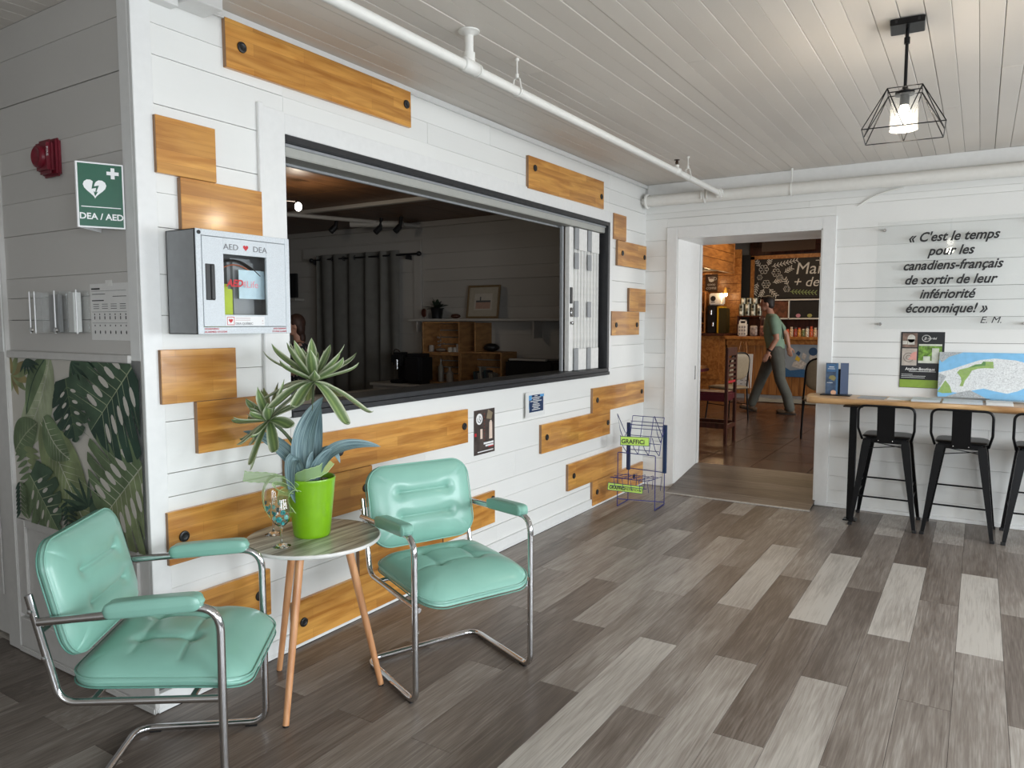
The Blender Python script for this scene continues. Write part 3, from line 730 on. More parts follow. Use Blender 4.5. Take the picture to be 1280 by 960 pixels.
obj('lock', MB().lathe([(0, 0), (.007, 0), (.007, .003), (.003, .004), (0, .003)], (ax0+.012, ay, az1-.013), 14, (0, -1, 0)), M['black'], cab)
fa = FR((0, ay-.001, 0), (1, 0, 0), (0, 0, 1))
text('AED', fa, .205, 1.722, .030, M['inkgrey'], door, sx=1.15)
text('DEA', fa, .335, 1.722, .030, M['inkgrey'], door, sx=1.15)
def heart(cx, cz, s, k=24):
    return [(cx+s*.0625*16*math.sin(t)**3, cz+s*.0625*(13*math.cos(t)-5*math.cos(2*t)-2*math.cos(3*t)-math.cos(4*t))) for t in [2*PI*i/k for i in range(k)]]
hm = MB(); fa.poly(hm, heart(.303, 1.734, .012), .0006); fa.circ(hm, .303, 1.734, .0001, .0001)
obj('heart_mark', hm, M['redink'], door, label='small red heart')
text('WARNING', FR((0, ay, 0), (1, 0, 0), (0, 0, 1)), .118, az0+.016, .0095, M['redink'], cab, sx=1.3)
text('ALARMED SYSTEM', FR((0, ay, 0), (1, 0, 0), (0, 0, 1)), .118, az0+.005, .0095, M['redink'], cab, sx=1.2)
text('AVERTISSEMENT', FR((0, ay, 0), (1, 0, 0), (0, 0, 1)), .488, az0+.016, .0085, M['redink'], cab, sx=1.05, align='RIGHT')
text('SYSTÈME ALARMÉ', FR((0, ay, 0), (1, 0, 0), (0, 0, 1)), .488, az0+.005, .0085, M['redink'], cab, sx=1.05, align='RIGHT')
lb = MB(); fa.rect(lb, .207, .382, 1.443, 1.477, .0004); st = obj('sticker', lb, M['white'], door)
bd = MB(); fa.line(bd, [(.213, 1.446), (.243, 1.446), (.243, 1.474), (.213, 1.474), (.213, 1.446)], .002, .001); fa.poly(bd, heart(.228, 1.461, .009), .001)
obj('badge', bd, M['redink'], door, label='red outlined badge')
text('DEA-QUÉBEC', fa, .248, 1.446, .0125, M['inkgrey'], door, sx=1.05)
ln = MB()
for z_ in (1.462, 1.469): fa.rect(ln, .249, .315, z_, z_+.0025, .001)
fa.rect(ln, .368, .376, 1.450, 1.452, .001); fa.disc(ln, .372, 1.461, .003, .001)
obj('fine_print', ln, plain('faint pink', (.62, .5, .5), .6), door)
text('AED', fa, .214, 1.588, .036, M['redink'], door, shear=.3, bold=.0012)
text('4Life', fa, .282, 1.586, .036, M['pinkink'], door, sx=1.05)
# the kit inside the cabinet
kit = thing('defibrillator_kit', 'yellow and black defibrillator case seen through the cabinet pane', 'medical kit', (.30, -.08, az0+.004))
obj('case', MB().bbox(.14, .285, -.15, -.04, az0+.004, 1.60, .02), plain('kit yellow', (.50, .62, .03), .5), kit)
obj('device', MB().bbox(.278, .40, -.125, -.04, az0+.004, 1.70, .015), M['grey'], kit)
obj('strap', MB().ring([(.20+.2*i/12, -.14, 1.665+.03*math.sin(PI*i/12)-.03*(i/12)**2) for i in range(13)], .012, 8, flat=.4), M['black'], kit, smooth=60)
obj('cord', MB().ring([(.23+.13*i/12, -.136, 1.655+.018*math.sin(PI*i/12)) for i in range(13)], .002, 6), plain('orange cord', (.6, .12, .02), .5), kit, smooth=60)
obj('card', MB().box(.300, .42, -.150, -.148, 1.545, 1.655), plain('pale card', (.62, .80, .88), .5), kit)

# ---------------------------------------------------------------- signs and notices by the corner
# folded two-sided sign standing off the hall wall
sg = thing('emergency_sign', 'green and white DEA / AED heart sign folded out from the hall wall', 'sign', (-.06, .1, 1.79))
def signface(a, b, nm):
    a, b = V(*a, 0), V(*b, 0); u = (b-a); w = u.length; u.normalize()
    f = FR((a.x, a.y, 1.787), u, (0, 0, 1)); hgt = .226
    obj('plate', MB().prism([(0, 0), (w, 0), (w, hgt), (0, hgt)], f.p(0, 0, -.003), f.u, f.v, f.n*.003), M['white'], sg)
    q = MB(); f.rect(q, .005, w-.005, .005, hgt-.005, .0005); obj('green_field', q, M['green'], sg, label='green printed field')
    q = MB(); f.poly(q, heart(w*.38, hgt*.615, .036), .001)
    c0, c1 = w*.77, hgt*.85; f.rect(q, c0-.006, c0+.006, c1-.019, c1+.019, .001); f.rect(q, c0-.019, c0-.006, c1-.006, c1+.006, .001); f.rect(q, c0+.006, c0+.019, c1-.006, c1+.006, .001)
    f.rect(q, .012, w-.012, hgt*.312, hgt*.325, .001); obj('heart_and_cross', q, M['white'], sg, label='white heart and cross')
    q = MB(); bx, bz = w*.38, hgt*.615
    f.poly(q, [(bx-.004, bz+.026), (bx+.002, bz+.026), (bx-.002, bz+.004), (bx+.013, bz+.008), (bx+.004, bz-.016), (bx+.010, bz-.013), (bx+.000, bz-.030), (bx-.004, bz-.013), (bx+.001, bz-.016), (bx+.004, bz-.001), (bx-.010, bz-.005)], .0016)
    obj('bolt', q, M['green'], sg)
    text('DEA / AED', f, w/2, hgt*.13, .030, M['white'], sg, n=.001, align='CENTER', bold=.0007, sx=.98)
signface((-.142, .128), (-.010, .064), 'a')
signface((-.006, .235), (-.142, .134), 'b')
# red fire alarm
al = thing('fire_alarm', 'dark red fire alarm horn high on the hall wall', 'fire alarm', (-.03, .55, 2.02))
obj('base_plate', MB().bbox(-.022, -.001, .490, .610, 2.022, 2.165, .008), M['red'], al)
obj('housing', MB().bbox(-.048, -.02, .50, .605, 2.03, 2.158, .014), M['red'], al, smooth=40)
obj('horn', MB().lathe([(.044, 0), (.042, .012), (.034, .017), (.022, .008), (0, .005)], (-.046, .568, 2.095), 24, (-1, 0, 0)), M['red'], al, smooth=40)
fC = FR((-.0625, 0, 0), (0, -1, 0), (0, 0, 1))
ff = FR((-.0625, .512, 2.135), (0, 0, -1), (0, -1, 0)); text('FIRE', FR((-.0485, .512, 2.128), (0, 0, -1), (0, -1, 0)), 0, 0, .02, M['white'], al, n=.0005)
# notice sheet and leaflet holder
nf = FR((-.002, 0, 0), (0, -1, 0), (0, 0, 1))
no = thing('notice_sheet', 'printed paper notice with rows of small symbols taped under the green sign', 'notice', (-.001, .2, 1.388))
q = MB(); q.box(-.0022, -.0012, .068, .334, 1.388, 1.600); obj('sheet', q, plain('hall paper', (.78, .77, .75), .7, grain=.02), no)
q = MB(); f2 = FR((-.0022, 0, 0), (0, -1, 0), (0, 0, 1))
def L_(y0, y1, z, h=.0022): f2.rect(q, -y0, -y1, z, z+h, .0006)
L_(.325, .265, 1.578, .006); L_(.325, .09, 1.572, .001); L_(.32, .23, 1.56); L_(.18, .09, 1.55); L_(.322, .24, 1.535, .004)
for r_ in range(3):
    for c_ in range(4): L_(.315-c_*.06, .275-c_*.06, 1.522-r_*.008, .002)
for r_, z_ in enumerate((1.482, 1.466, 1.44, 1.415)):
    for c_ in range(7):
        if r_ == 3: f2.disc(q, -(.308-c_*.035), 1.418, .004, .0006, 10, .007)
        else: f2.rect(q, -(.311-c_*.035), -(.305-c_*.035), z_, z_+(.012 if r_ % 2 else .006), .0006)
L_(.325, .09, 1.494, .001); L_(.325, .09, 1.452, .001)
obj('print', q, M['ink'], no)
obj('tape', MB().box(-.003, -.0022, .18, .225, 1.59, 1.612), M['offwhite'], no)
lh = thing('leaflet_holder', 'clear acrylic leaflet holder beside the notice sheet on the hall wall', 'leaflet holder', (-.03, .5, 1.41))
q = MB()
for a, b, c, d, e, f in ((-.006, -.003, .34, .70, 1.415, 1.575), (-.050, -.046, .36, .47, 1.415, 1.575), (-.050, -.046, .53, .66, 1.415, 1.575), (-.050, -.003, .34, .345, 1.415, 1.575), (-.050, -.003, .50, .505, 1.415, 1.575), (-.05, -.003, .695, .70, 1.415, 1.575), (-.05, -.003, .34, .70, 1.412, 1.416)): q.box(a, b, c, d, e, f)
obj('tray', q, M['acrylic'], lh)
for y_ in (.70, .66, .505, .345): obj('edge_rod', MB().cyl((-.05, y_, 1.412), (-.05, y_, 1.578), .003, n=8), plain('acrylic edge', (.62, .61, .6), .2), lh)
for y_ in (.69, .50): obj('screw', MB().lathe([(0, 0), (.011, 0), (.009, .006), (0, .008)], (-.05, y_, 1.425), 12, (-1, 0, 0)), M['chrome'], lh, smooth=40)
lf = obj('leaflet', MB().bbox(-.040, -.010, .385, .425, 1.417, 1.57, .002), M['paper'], label='pale leaflets standing in the acrylic holder', cat='leaflet', base=True)
lf2 = obj('leaflet', MB().bbox(-.030, -.012, .52, .59, 1.417, 1.565, .002), plain('grey leaflet', (.36, .36, .36), .6), label='grey leaflet in the left slot of the acrylic holder', cat='leaflet', base=True)
obj('paper_sheet', MB().box(-.027, -.0225, 1.0, 1.075, 1.33, 1.88), M['paper'], label='white paper pinned to the door casing at the far left', cat='notice', base=True)

# ---------------------------------------------------------------- leaf mural (flat print)
mu = thing('leaf_mural', 'cream wallpaper panel printed with green monstera and palm leaves', 'mural', (-.002, .5, .60))
obj('wallpaper', MB().box(-.004, -.0005, .012, 1.0, .598, 1.315), plain('mural ground', (.62, .59, .53), .7, grain=.04, gs=5), mu)
my0, my1, mz0, mz1 = .014, .998, .60, 1.304
mf = FR((-.004, 1.0, 0), (0, -1, 0), (0, 0, 1))
def px(cx, cy): return (cx-22)/575*.985, 1.31-(cy-52)/(760-52)*.70     # sketch units of the print -> metres on the wallpaper
def clip(pts):
    a0, a1, b0, b1 = .002, .985, mz0, mz1
    def cut(P, ins, inter):
        out = []
        for i, p in enumerate(P):
            q_ = P[(i+1) % len(P)]
            if ins(p): out.append(p)
            if ins(p) != ins(q_): out.append(inter(p, q_))
        return out
    def lerp(p, q_, t): return (p[0]+(q_[0]-p[0])*t, p[1]+(q_[1]-p[1])*t)
    for (ax_, lim, sg_) in ((0, a0, 1), (0, a1, -1), (1, b0, 1), (1, b1, -1)):
        if not pts: return []
        pts = cut(pts, lambda p: (p[ax_]-lim)*sg_ >= 0, lambda p, q_: lerp(p, q_, (lim-p[ax_])/((q_[ax_]-p[ax_]) or 1e-9)))
    return pts
lay = [0]; ACC = {}
def acc(mb, m):
    ACC.setdefault(m.name, (MB(), m))[0].add(mb.v, mb.f)
def leafpoly(mb, pts, n):
    """triangulated fan-safe polygon clipped to the panel"""
    from mathutils.geometry import tessellate_polygon
    for tri in tessellate_polygon([[V(a, b, 0) for a, b in pts]]):
        P = clip([pts[i] for i in tri])
        if len(P) >= 3: mf.poly(mb, P, n)
shades = {k: plain('mural green %s' % k, c, .7, grain=.35, gs=9) for k, c in dict(dark=(.030, .066, .045), deep=(.065, .115, .068), mid=(.14, .20, .10), olive=(.22, .27, .13), pale=(.36, .41, .26), vein=(.50, .52, .40), straw=(.28, .23, .10)).items()}
def monstera(base, tip, wid, c, vein, notches=6, dep=.62, holes=True, seed=0):
    b, t = V(*px(*base)), V(*px(*tip)); ax_ = t-b; L = ax_.length; ax_.normalize(); pr = V(-ax_.y, ax_.x); w = wid/575*.985/2
    lay[0] += 1; n = lay[0]*.00018; P = []
    rn = random.Random(seed)
    def outline(s):
        out = []; N = notches*14
        for i in range(N+1):
            u = i/N; x = L*(-.06+1.06*u) if u > .04 else L*(-.10*(u/.04)*0-.10+.04*u/.04)
            ww = w*math.sin(PI*min(1, u*.92+.08)**.72)**.8
            ph = (u*notches) % 1.0
            cut_ = (dep*max(0, 1-abs(ph-.5)/.16)) if .12 < u < .93 else 0
            # fingers sweep towards the tip
            P_ = b+ax_*(x+.30*ww*(1-cut_))+pr*s*ww*(1-cut_); out.append((P_.x, P_.y))
        return out
    for s in (1, -1):
        o = outline(s); mb = MB(); leafpoly(mb, o+[(t.x, t.y), (b.x, b.y)][::1], n)
        if mb.v: acc(mb, shades[c] if s == 1 else shades[vein[1]])
    mb = MB(); lay[0] += 1; n = lay[0]*.00018
    def ln(p0, p1, w_):
        d = (p1-p0); q_ = V(-d.y, d.x).normalized()*w_/2
        P = clip([(p0.x+q_.x, p0.y+q_.y), (p0.x-q_.x, p0.y-q_.y), (p1.x-q_.x*.3, p1.y-q_.y*.3), (p1.x+q_.x*.3, p1.y+q_.y*.3)])
        if len(P) > 2: mf.poly(mb, P, n)
    ln(b, t, .006)
    for k in range(notches):
        u = (k+.95)/notches*.82
        for s in (1, -1): ln(b+ax_*L*u*.86, b+ax_*(L*u+.28*w)+pr*s*w*.72, .0035)
    acc(mb, shades[vein[0]])
    if holes:
        mb = MB(); 
        for k in range(1, notches):
            for s in (1, -1):
                c_ = b+ax_*L*(k+.3)/notches*.86+pr*s*w*.30; e = ax_*.35+pr*s; e.normalize(); f_ = V(-e.y, e.x)
                P = [(c_+e*math.cos(a)*w*.15+f_*math.sin(a)*w*.05) for a in [2*PI*i/10 for i in range(10)]]
                P = clip([(p.x, p.y) for p in P])
                if len(P) > 2: mf.poly(mb, P, n+.0001)
        if mb.v: acc(mb, plain('mural ground', (.50, .47, .41)))
def blade(base, tip, wid, c, v=None, stripes=0, bend=0):
    b, t = V(*px(*base)), V(*px(*tip)); d = t-b; L = d.length; d.normalize(); pr = V(-d.y, d.x); w = wid/575*.985/2
    lay[0] += 1; n = lay[0]*.00018; N = 16; up = []; dn = []
    for i in range(N+1):
        u = i/N; ww = w*math.sin(PI*u**.8)**.75 if 0 < u < 1 else 0; m_ = b+d*L*u+pr*bend*L*math.sin(PI*u)
        up.append((m_+pr*ww)[:]); dn.append((m_-pr*ww)[:])
    mb = MB(); leafpoly(mb, [tuple(p[:2]) for p in up]+[tuple(p[:2]) for p in dn[::-1][1:-1]], n); 
    if mb.v: acc(mb, shades[c])
    if v:
        mb = MB(); lay[0] += 1; n = lay[0]*.00018
        for i in range(N):
            a_, b_ = b+d*L*i/N+pr*bend*L*math.sin(PI*i/N), b+d*L*(i+1)/N+pr*bend*L*math.sin(PI*(i+1)/N)
            P = clip([(a_.x+pr.x*.003, a_.y+pr.y*.003), (a_.x-pr.x*.003, a_.y-pr.y*.003), (b_.x-pr.x*.003, b_.y-pr.y*.003), (b_.x+pr.x*.003, b_.y+pr.y*.003)])
            if len(P) > 2: mf.poly(mb, P, n)
        for k in range(stripes):
            u = (k+1)/(stripes+1); m_ = b+d*L*u+pr*bend*L*math.sin(PI*u); ww = w*math.sin(PI*u**.8)**.75*.85
            for s in (1, -1):
                e = m_+pr*s*ww+d*ww*.9; P = clip([(m_.x, m_.y), (m_.x+d.x*.004, m_.y+d.y*.004), (e.x, e.y)])
                if len(P) > 2: mf.poly(mb, P, n)
        if mb.v: acc(mb, shades[v])
def fan(c, r, a0, a1, k, w, sh, sh2=None):
    for i in range(k):
        a = R(a0+(a1-a0)*i/max(1, k-1)); blade(c, (c[0]+r*math.cos(a), c[1]-r*math.sin(a)), w, sh if i % 2 or not sh2 else sh2)
fan((30, 130), 95, -100, 95, 8, 24, 'straw', 'olive')
blade((225, 40), (30, 470), 120, 'pale', 'vein', 12, .08)
blade((205, 50), (95, 300), 60, 'mid', 'dark', 0, -.1)
fan((320, 60), 130, -95, 10, 7, 14, 'dark', 'deep')
fan((110, 60), 70, -120, -20, 6, 10, 'dark')
blade((30, 470), (150, 330), 95, 'mid', 'pale', 7, .05)
for k in range(7): blade((75+k*9, 450+k*26), (30+k*5, 470+k*26+20), 12, 'mid'); blade((75+k*9, 450+k*26), (150+k*6, 455+k*26), 16, 'olive')
blade((170, 325), (385, 800), 165, 'olive', 'vein', 16, .02)
blade((185, 300), (300, 460), 90, 'mid', 'vein', 8, -.12)
fan((372, 640), 120, 40, 200, 8, 13, 'dark', 'deep')
fan((380, 640), 60, -80, 20, 5, 10, 'deep')
monstera((300, 130), (335, 385), 165, 'deep', ('mid', 'dark'), 5, .45, True, 2)
monstera((600, 430), (420, 690), 330, 'olive', ('vein', 'mid'), 7, .62, True, 3)
monstera((575, 70), (400, 330), 310, 'dark', ('pale', 'deep'), 6, .62, True, 4)
monstera((110, 560), (240, 780), 190, 'deep', ('pale', 'mid'), 5, .5, True, 5)
for k in range(8): blade((285, 640+k*18), (250+k*3, 670+k*18), 8, 'dark'); blade((285, 640+k*18), (330, 650+k*18), 8, 'dark')
for k in range(8): blade((60, 600+k*18), (35, 640+k*18), 9, 'dark'); blade((60, 600+k*18), (100, 630+k*18), 9, 'mid')

for nm_, (mb_, m_) in ACC.items(): obj('leaf_print', mb_, m_, mu)

# ---------------------------------------------------------------- small posters on the partition
pw = thing('event_poster', 'small dark poster with a round white logo left of the notice', 'poster', (2.16, -.002, .655))
obj('sheet', MB().box(2.050, 2.272, -.003, -.0012, .655, .928), plain('poster brown', (.06, .045, .04), .4, grain=.5, gs=18), pw)
pf = FR((0, -.003, 0), (1, 0, 0), (0, 0, 1))
q = MB(); pf.disc(q, 2.105, .873, .034, .0006); pf.rect(q, 2.15, 2.258, .712, .724, .0006); pf.rect(q, 2.17, 2.258, .697, .708, .0006); pf.rect(q, 2.085, 2.255, .668, .674, .0006); obj('logo_and_title', q, M['white'], pw, label='white disc logo and title bars')
q = MB(); pf.circ(q, 2.105, .872, .019, .004, .001, 16, None, -200, 60); pf.line(q, [(2.105, .893), (2.105, .870), (2.118, .862)], .004, .001); obj('logo_ink', q, M['ink'], pw)
q = MB(); pf.poly(q, [(2.21, .74), (2.245, .74), (2.243, .84), (2.236, .855), (2.222, .855), (2.212, .84)], .0006); pf.rect(q, 2.115, 2.138, .75, .81, .0006); obj('windows_print', q, plain('poster cream', (.75, .6, .5), .5), pw)
q = MB(); pf.poly(q, [(2.18, .87), (2.20, .925), (2.25, .90), (2.235, .86)], .0005); obj('ceiling_print', q, plain('poster tan', (.25, .20, .13), .5), pw)
q = MB(); pf.rect(q, 2.20, 2.258, .690, .697, .0007); pf.rect(q, 2.055, 2.075, .77, .79, .0007); obj('red_print', q, M['redink'], pw)
q = MB()
for z_ in range(9): pf.rect(q, 2.152, 2.166, .735+z_*.02, .745+z_*.02, .0006)
obj('column_print', q, plain('poster red brown', (.16, .05, .035), .5), pw)
nc = thing('opening_hours_card', 'curled white card with a dark blue evening photo under the window frame', 'notice', (2.76, -.004, .82))
q = MB(); q.grid(8, 1, lambda u, v: V(2.612+.283*u, -.003-.018*(1-u)**6-.004*u**4, .822+.170*v+.0*u), False); obj('sheet', q, M['paper'], nc)
cf2 = FR((0, -.0055, 0), (1, 0, 0), (0, 0, 1))
q = MB(); cf2.rect(q, 2.655, 2.885, .852, .968, .0006); obj('photo_print', q, M['navy'], nc)
q = MB(); cf2.rect(q, 2.655, 2.72, .935, .968, .001); cf2.rect(q, 2.83, 2.885, .95, .968, .001); cf2.poly(q, [(2.655, .90), (2.69, .87), (2.68, .935), (2.655, .935)], .001); obj('sky_print', q, M['sky'], nc)
q = MB()
for k, (a, b) in enumerate(((2.755, 2.795), (2.715, 2.835), (2.735, 2.82), (2.70, 2.85), (2.74, 2.80), (2.73, 2.82), (2.725, 2.83), (2.74, 2.81), (2.72, 2.83))): cf2.rect(q, a, b, .958-k*.0115, .963-k*.0115, .0012)
obj('lettering', q, M['paper'], nc)

# ---------------------------------------------------------------- mint armchairs
def armchair():
    t = thing('armchair', 'mint vinyl and chrome armchair', 'armchair', (0, 0, 0), 'mint vinyl armchairs by the round table')
    r = .0125; X = .268
    P = fillet([(-X, .262, .628), (-X, -.222, .655), (-X, -.222, .0145), (-X, .222, .0145), (X, .222, .0145), (X, -.222, .0145), (X, -.222, .655), (X, .262, .628)], [0, .075, .055, .06, .06, .055, .075, 0], 7)
    obj('base_frame', MB().ring(P, r, 12), M['chrome'], t, smooth=60)
    for s in (-1, 1):
        x = s*.252
        P = fillet([(x, .292, .70), (x, .222, .385), (x, -.222, .372)], .06, 7)
        obj('side_rail', MB().ring(P, .011, 12), M['chrome'], t, smooth=60)
        q = MB()
        for z_, y_ in ((.655, .285), (.52, .255)): q.lathe([(0, 0), (.007, 0), (.006, .004), (0, .005)], (x+s*.010, y_, z_), 10, (s, 0, 0))
        obj('bolt', q, M['steel'], t, smooth=40)
        q = MB()
        for y_ in (-.17, .16): q.bbox(s*X-.009, s*X+.009, y_-.02, y_+.02, .0005, .004, .001)
        obj('glide', q, M['black'], t)
    obj('cross_bar', MB().cyl((-.25, .14, .382), (.25, .14, .382), .009, n=10).cyl((-.25, -.13, .374), (.25, -.13, .374), .009, n=10).cyl((-.25, .268, .59), (.25, .268, .59), .008, n=10), M['chrome'], t, smooth=60)
    # seat: local y forward = -Y
    T = Matrix.Translation((0, -.035, .430)) @ Matrix.Rotation(R(2.0), 4, 'X') @ Matrix.Rotation(PI, 4, 'Z')
    dn = [(-.085, -.10, -.085, .055, .012, .026), (.085, -.10, .085, .055, .012, .026), (-.20, .05, .20, .05, .007, .022), (-.17, -.095, .17, -.095, .006, .022),
          (-.085, .055, -.085, .056, .016, .024), (.085, .055, .085, .056, .016, .024), (-.085, -.10, -.085, -.101, .016, .024), (.085, -.10, .085, -.101, .016, .024)]
    seat = obj('seat', cushion(.50, .50, .096, .095, dn, 90, .55, .032, T), M['mint'], t, smooth=180)
    for zz in (.012, -.014):
        obj('piping', MB().ring([T @ p for p in rr_path(.502, .502, .096, zz, 8, .032)], .0026, 6, closed=True), M['seam'] if zz < 0 else M['mint'], seat, smooth=180)
    # backrest reclines
    Tb = Matrix.Translation((0, .232, .665)) @ Matrix.Rotation(R(-13.5), 4, 'X') @ Matrix.Rotation(PI/2, 4, 'X')
    dn = [(-.115, .052, .115, .052, .013, .020), (-.115, -.052, .115, -.052, .012, .020), (-.115, .052, -.114, .052, .013, .028), (.115, .052, .114, .052, .013, .028), (-.115, -.052, -.114, -.052, .010, .028), (.115, -.052, .114, -.052, .010, .028)]
    bk = obj('backrest', cushion(.495, .350, .068, .080, dn, 90, .55, 0, Tb), M['mint'], t, smooth=180)
    for zz in (.010, -.012): obj('piping', MB().ring([Tb @ p for p in rr_path(.497, .347, .086, zz, 8)], .0026, 6, closed=True), M['mint'] if zz > 0 else M['seam'], bk, smooth=180)
    for s in (-1, 1):
        a = MB(); sl = math.atan2(.655-.628, .484)
        T2 = Matrix.Translation((s*.268, -.035, .657)) @ Matrix.Rotation(-sl, 4, 'X')
        a = cushion(.056, .275, .048, .026, (), 22, .12, 0, T2 @ Matrix.Translation((0, -.01, .004)), 7)
        p_ = obj('arm_pad', a, M['mint'], t, smooth=180)
        q = MB()
        for y_ in (-.09, .06): q.cyl(T2 @ V(0, y_, -.018), T2 @ V(0, y_, -.014), .006, n=8)
        obj('screw', q, M['steel'], p_)
    return t
ac = armchair()
ac.location = (.876, -.697, 0); ac.rotation_euler = (0, 0, R(-23)); ac['label'] = 'right armchair of mint vinyl and chrome, back to the partition wall'
copy_tree(ac, (-.191, -.413, 0), R(39), 'left armchair of mint vinyl and chrome, nearest the leaf mural')

# ---------------------------------------------------------------- round side table
TX, TY, TZ = .443, -.371, .62
tb = thing('side_table', 'small round side table with grey striped top and three beech legs', 'side table', (TX, TY, 0))
obj('tabletop', MB().lathe([(0, -.017), (.246, -.017), (.256, -.013), (.259, -.006), (.257, -.001), (.2555, 0), (0, 0)], (TX, TY, TZ), 64), M['offwhite'], tb, smooth=35)
m_ = MB().lathe([(0, .0), (.2545, 0), (.2545, .0012), (0, .0012)], (TX, TY, TZ), 64); obj('top_laminate', m_, M['tabletop'], tb, label='grey and white striped laminate')
for fx, fy in ((.185, -.488), (.464, -.123), (.6, -.567)):
    a = V(fx-TX, fy-TY); a.normalize(); obj('leg', MB().ring([(TX+a.x*.125, TY+a.y*.125, TZ-.017), (fx, fy, .004)], [.0165, .0115], 14), M['legwood'], tb, smooth=50)
    obj('foot_cap', MB().lathe([(0, 0), (.0115, 0), (.0115, .006), (0, .006)], (fx, fy, 0), 12), M['black'], tb)
obj('bracket', MB().lathe([(0, -.03), (.10, -.03), (.13, -.018), (0, -.018)], (TX, TY, TZ), 24), M['offwhite'], tb)
TOP = TZ+.0013
# ---------------------------------------------------------------- lime pot with artificial plant
PX, PY = .452, -.352
pp = thing('potted_plant', 'artificial plant with two green rosette heads in a lime pot on the round table', 'plant', (PX, PY, TOP))
prof = [(0, 0), (.066, 0), (.069, .004)]
for k in range(46):
    z_ = .008+k*.205/45; rr = .0695+.023*(z_/.22); prof.append((rr+(.0006 if k % 2 else 0), z_))
prof += [(.0935, .222), (.0945, .228), (.093, .232), (.089, .230), (.087, .215), (.084, .20)]
pot = obj('pot', MB().lathe(prof, (PX, PY, TOP), 48), M['lime'], pp, smooth=50)
obj('soil', MB().lathe([(.0865, .200), (.06, .207), (.03, .204), (0, .208)], (PX, PY, TOP), 20), M['soil'], pp)
rn = random.Random(5); q = MB()
for k in range(40):
    a, r_ = rn.uniform(0, 2*PI), .08*rn.random()**.5; q.ell((PX+r_*math.cos(a), PY+r_*math.sin(a), TOP+.210), (.008, .007, .005), 6, 4)
obj('pebbles', q, plain('pebble', (.32, .28, .22), .6, grain=.5, gs=30), pp, kind='stuff', smooth=60)
RT, UP, TC = V(.535, -.845, 0), V(0, 0, 1), V(-.845, -.535, 0)
base = V(PX, PY, TOP+.20)
def PT(r_, z_, t_=0): return base+RT*r_+UP*z_+TC*t_
def bez(P, n=18):
    P = [V(p) for p in P]; out = []
    for i in range(n+1):
        t_ = i/n; Q = P[:]
        while len(Q) > 1: Q = [Q[k].lerp(Q[k+1], t_) for k in range(len(Q)-1)]
        out.append(Q[0])
    return out
def leaf(P, w, nrm, cup=.25, tipc=1.0, n=18, thick=.0012, wprof=None, m=6):
    """a leaf blade: P centre line, w full width, nrm facing"""
    L = bez(P, n); mb = MB(); nrm = V(nrm)
    fr_ = []
    for i, p in enumerate(L):
        T = (L[min(i+1, n)]-L[max(i-1, 0)]).normalized(); S = T.cross(nrm); S.normalize(); N = S.cross(T); fr_.append((p, S, N))
    wf = wprof or (lambda u: math.sin(PI*min(.999, u*.93+.07)**.85)**.7)
    def fn(u, v, off=0):
        i = min(n, int(round(u*n))); p, S, N = fr_[i]; ww = w/2*wf(u); a = v*2-1
        return p+S*ww*a+N*(ww*cup*(a*a))+N*off
    mb.grid(n, m, lambda u, v: fn(u, v, thick/2)); mb.grid(n, m, lambda u, v: fn(u, 1-v, -thick/2)); return mb
def rosette(c, axis, rings_, seed, side=None):
    rn = random.Random(seed); ax_ = V(axis).normalized(); a = ax_.orthogonal().normalized(); b = ax_.cross(a); k0 = 0
    for (cnt, el, L, w, curl) in rings_:
        off = rn.uniform(0, 1)
        for k in range(cnt):
            an = 2*PI*(k+off)/cnt+rn.uniform(-.15, .15); e = R(el+rn.uniform(-8, 8)); d = (a*math.cos(an)+b*math.sin(an))
            dirv = d*math.cos(e)+ax_*math.sin(e); LL = L*rn.uniform(.85, 1.15); cu = curl*rn.uniform(.6, 1.4)
            p0 = c; p1 = c+dirv*LL*.4; p2 = p1+(dirv*.8-UP*cu*1.0)*LL*.38; p3 = p2+(dirv*.6-UP*cu*.9+ax_*.1)*LL*.25; p4 = p3+(dirv*.5+UP*.9)*LL*.14
            N = ax_*.6+UP*.5-d*.1
            obj('leaf', leaf([p0, p1, p2, p3, p4], w*rn.uniform(.85, 1.1), N, .35, wprof=lambda u: (.35+.65*math.sin(PI*min(1, u*1.25))**.8 if u < .4 else max(0.02, math.cos(PI/2*((u-.4)/.6)**1.3)))), M['rosette'], pp, smooth=180)
h1, h2 = PT(.022, .405, .01), PT(-.150, .255, .02)
obj('stem', MB().ring(bez([PT(.005, -.02), PT(0, .12), PT(.01, .28), h1], 12), [.008-.0003*i for i in range(13)], 8), plain('plant stem', (.09, .12, .06), .6), pp, smooth=60)
obj('stem', MB().ring(bez([PT(-.01, -.02), PT(-.02, .10), PT(-.07, .20), h2], 12), .0065, 8), plain('plant stem', (.09, .12, .06), .6), pp, smooth=60)
rosette(h1, (.0, -.1, 1), [(9, -8, .235, .052, .62), (9, 20, .225, .048, .10), (8, 44, .165, .042, -.1), (6, 72, .105, .034, -.1)], 3)
rosette(h2, RT*-.75+UP*.55+TC*.35, [(9, -8, .200, .050, .45), (8, 20, .180, .046, .12), (6, 48, .14, .038, .0), (4, 74, .09, .03, 0)], 8)
bl = M['leafblue']
def bleaf(P, w, N=None, cup=.3, **k): obj('leaf', leaf([PT(*p) for p in P], w, (N or TC+UP*.25), cup, n=20, **k), bl, pp, smooth=180, label='broad blue-grey striped leaf')
bleaf([(-.005, .0, .01), (-.045, .13, .015), (-.02, .24, .02), (.055, .345, .0)], .088)
bleaf([(.0, .0, .0), (.02, .12, -.02), (.015, .22, -.03), (.035, .30, -.04)], .055)
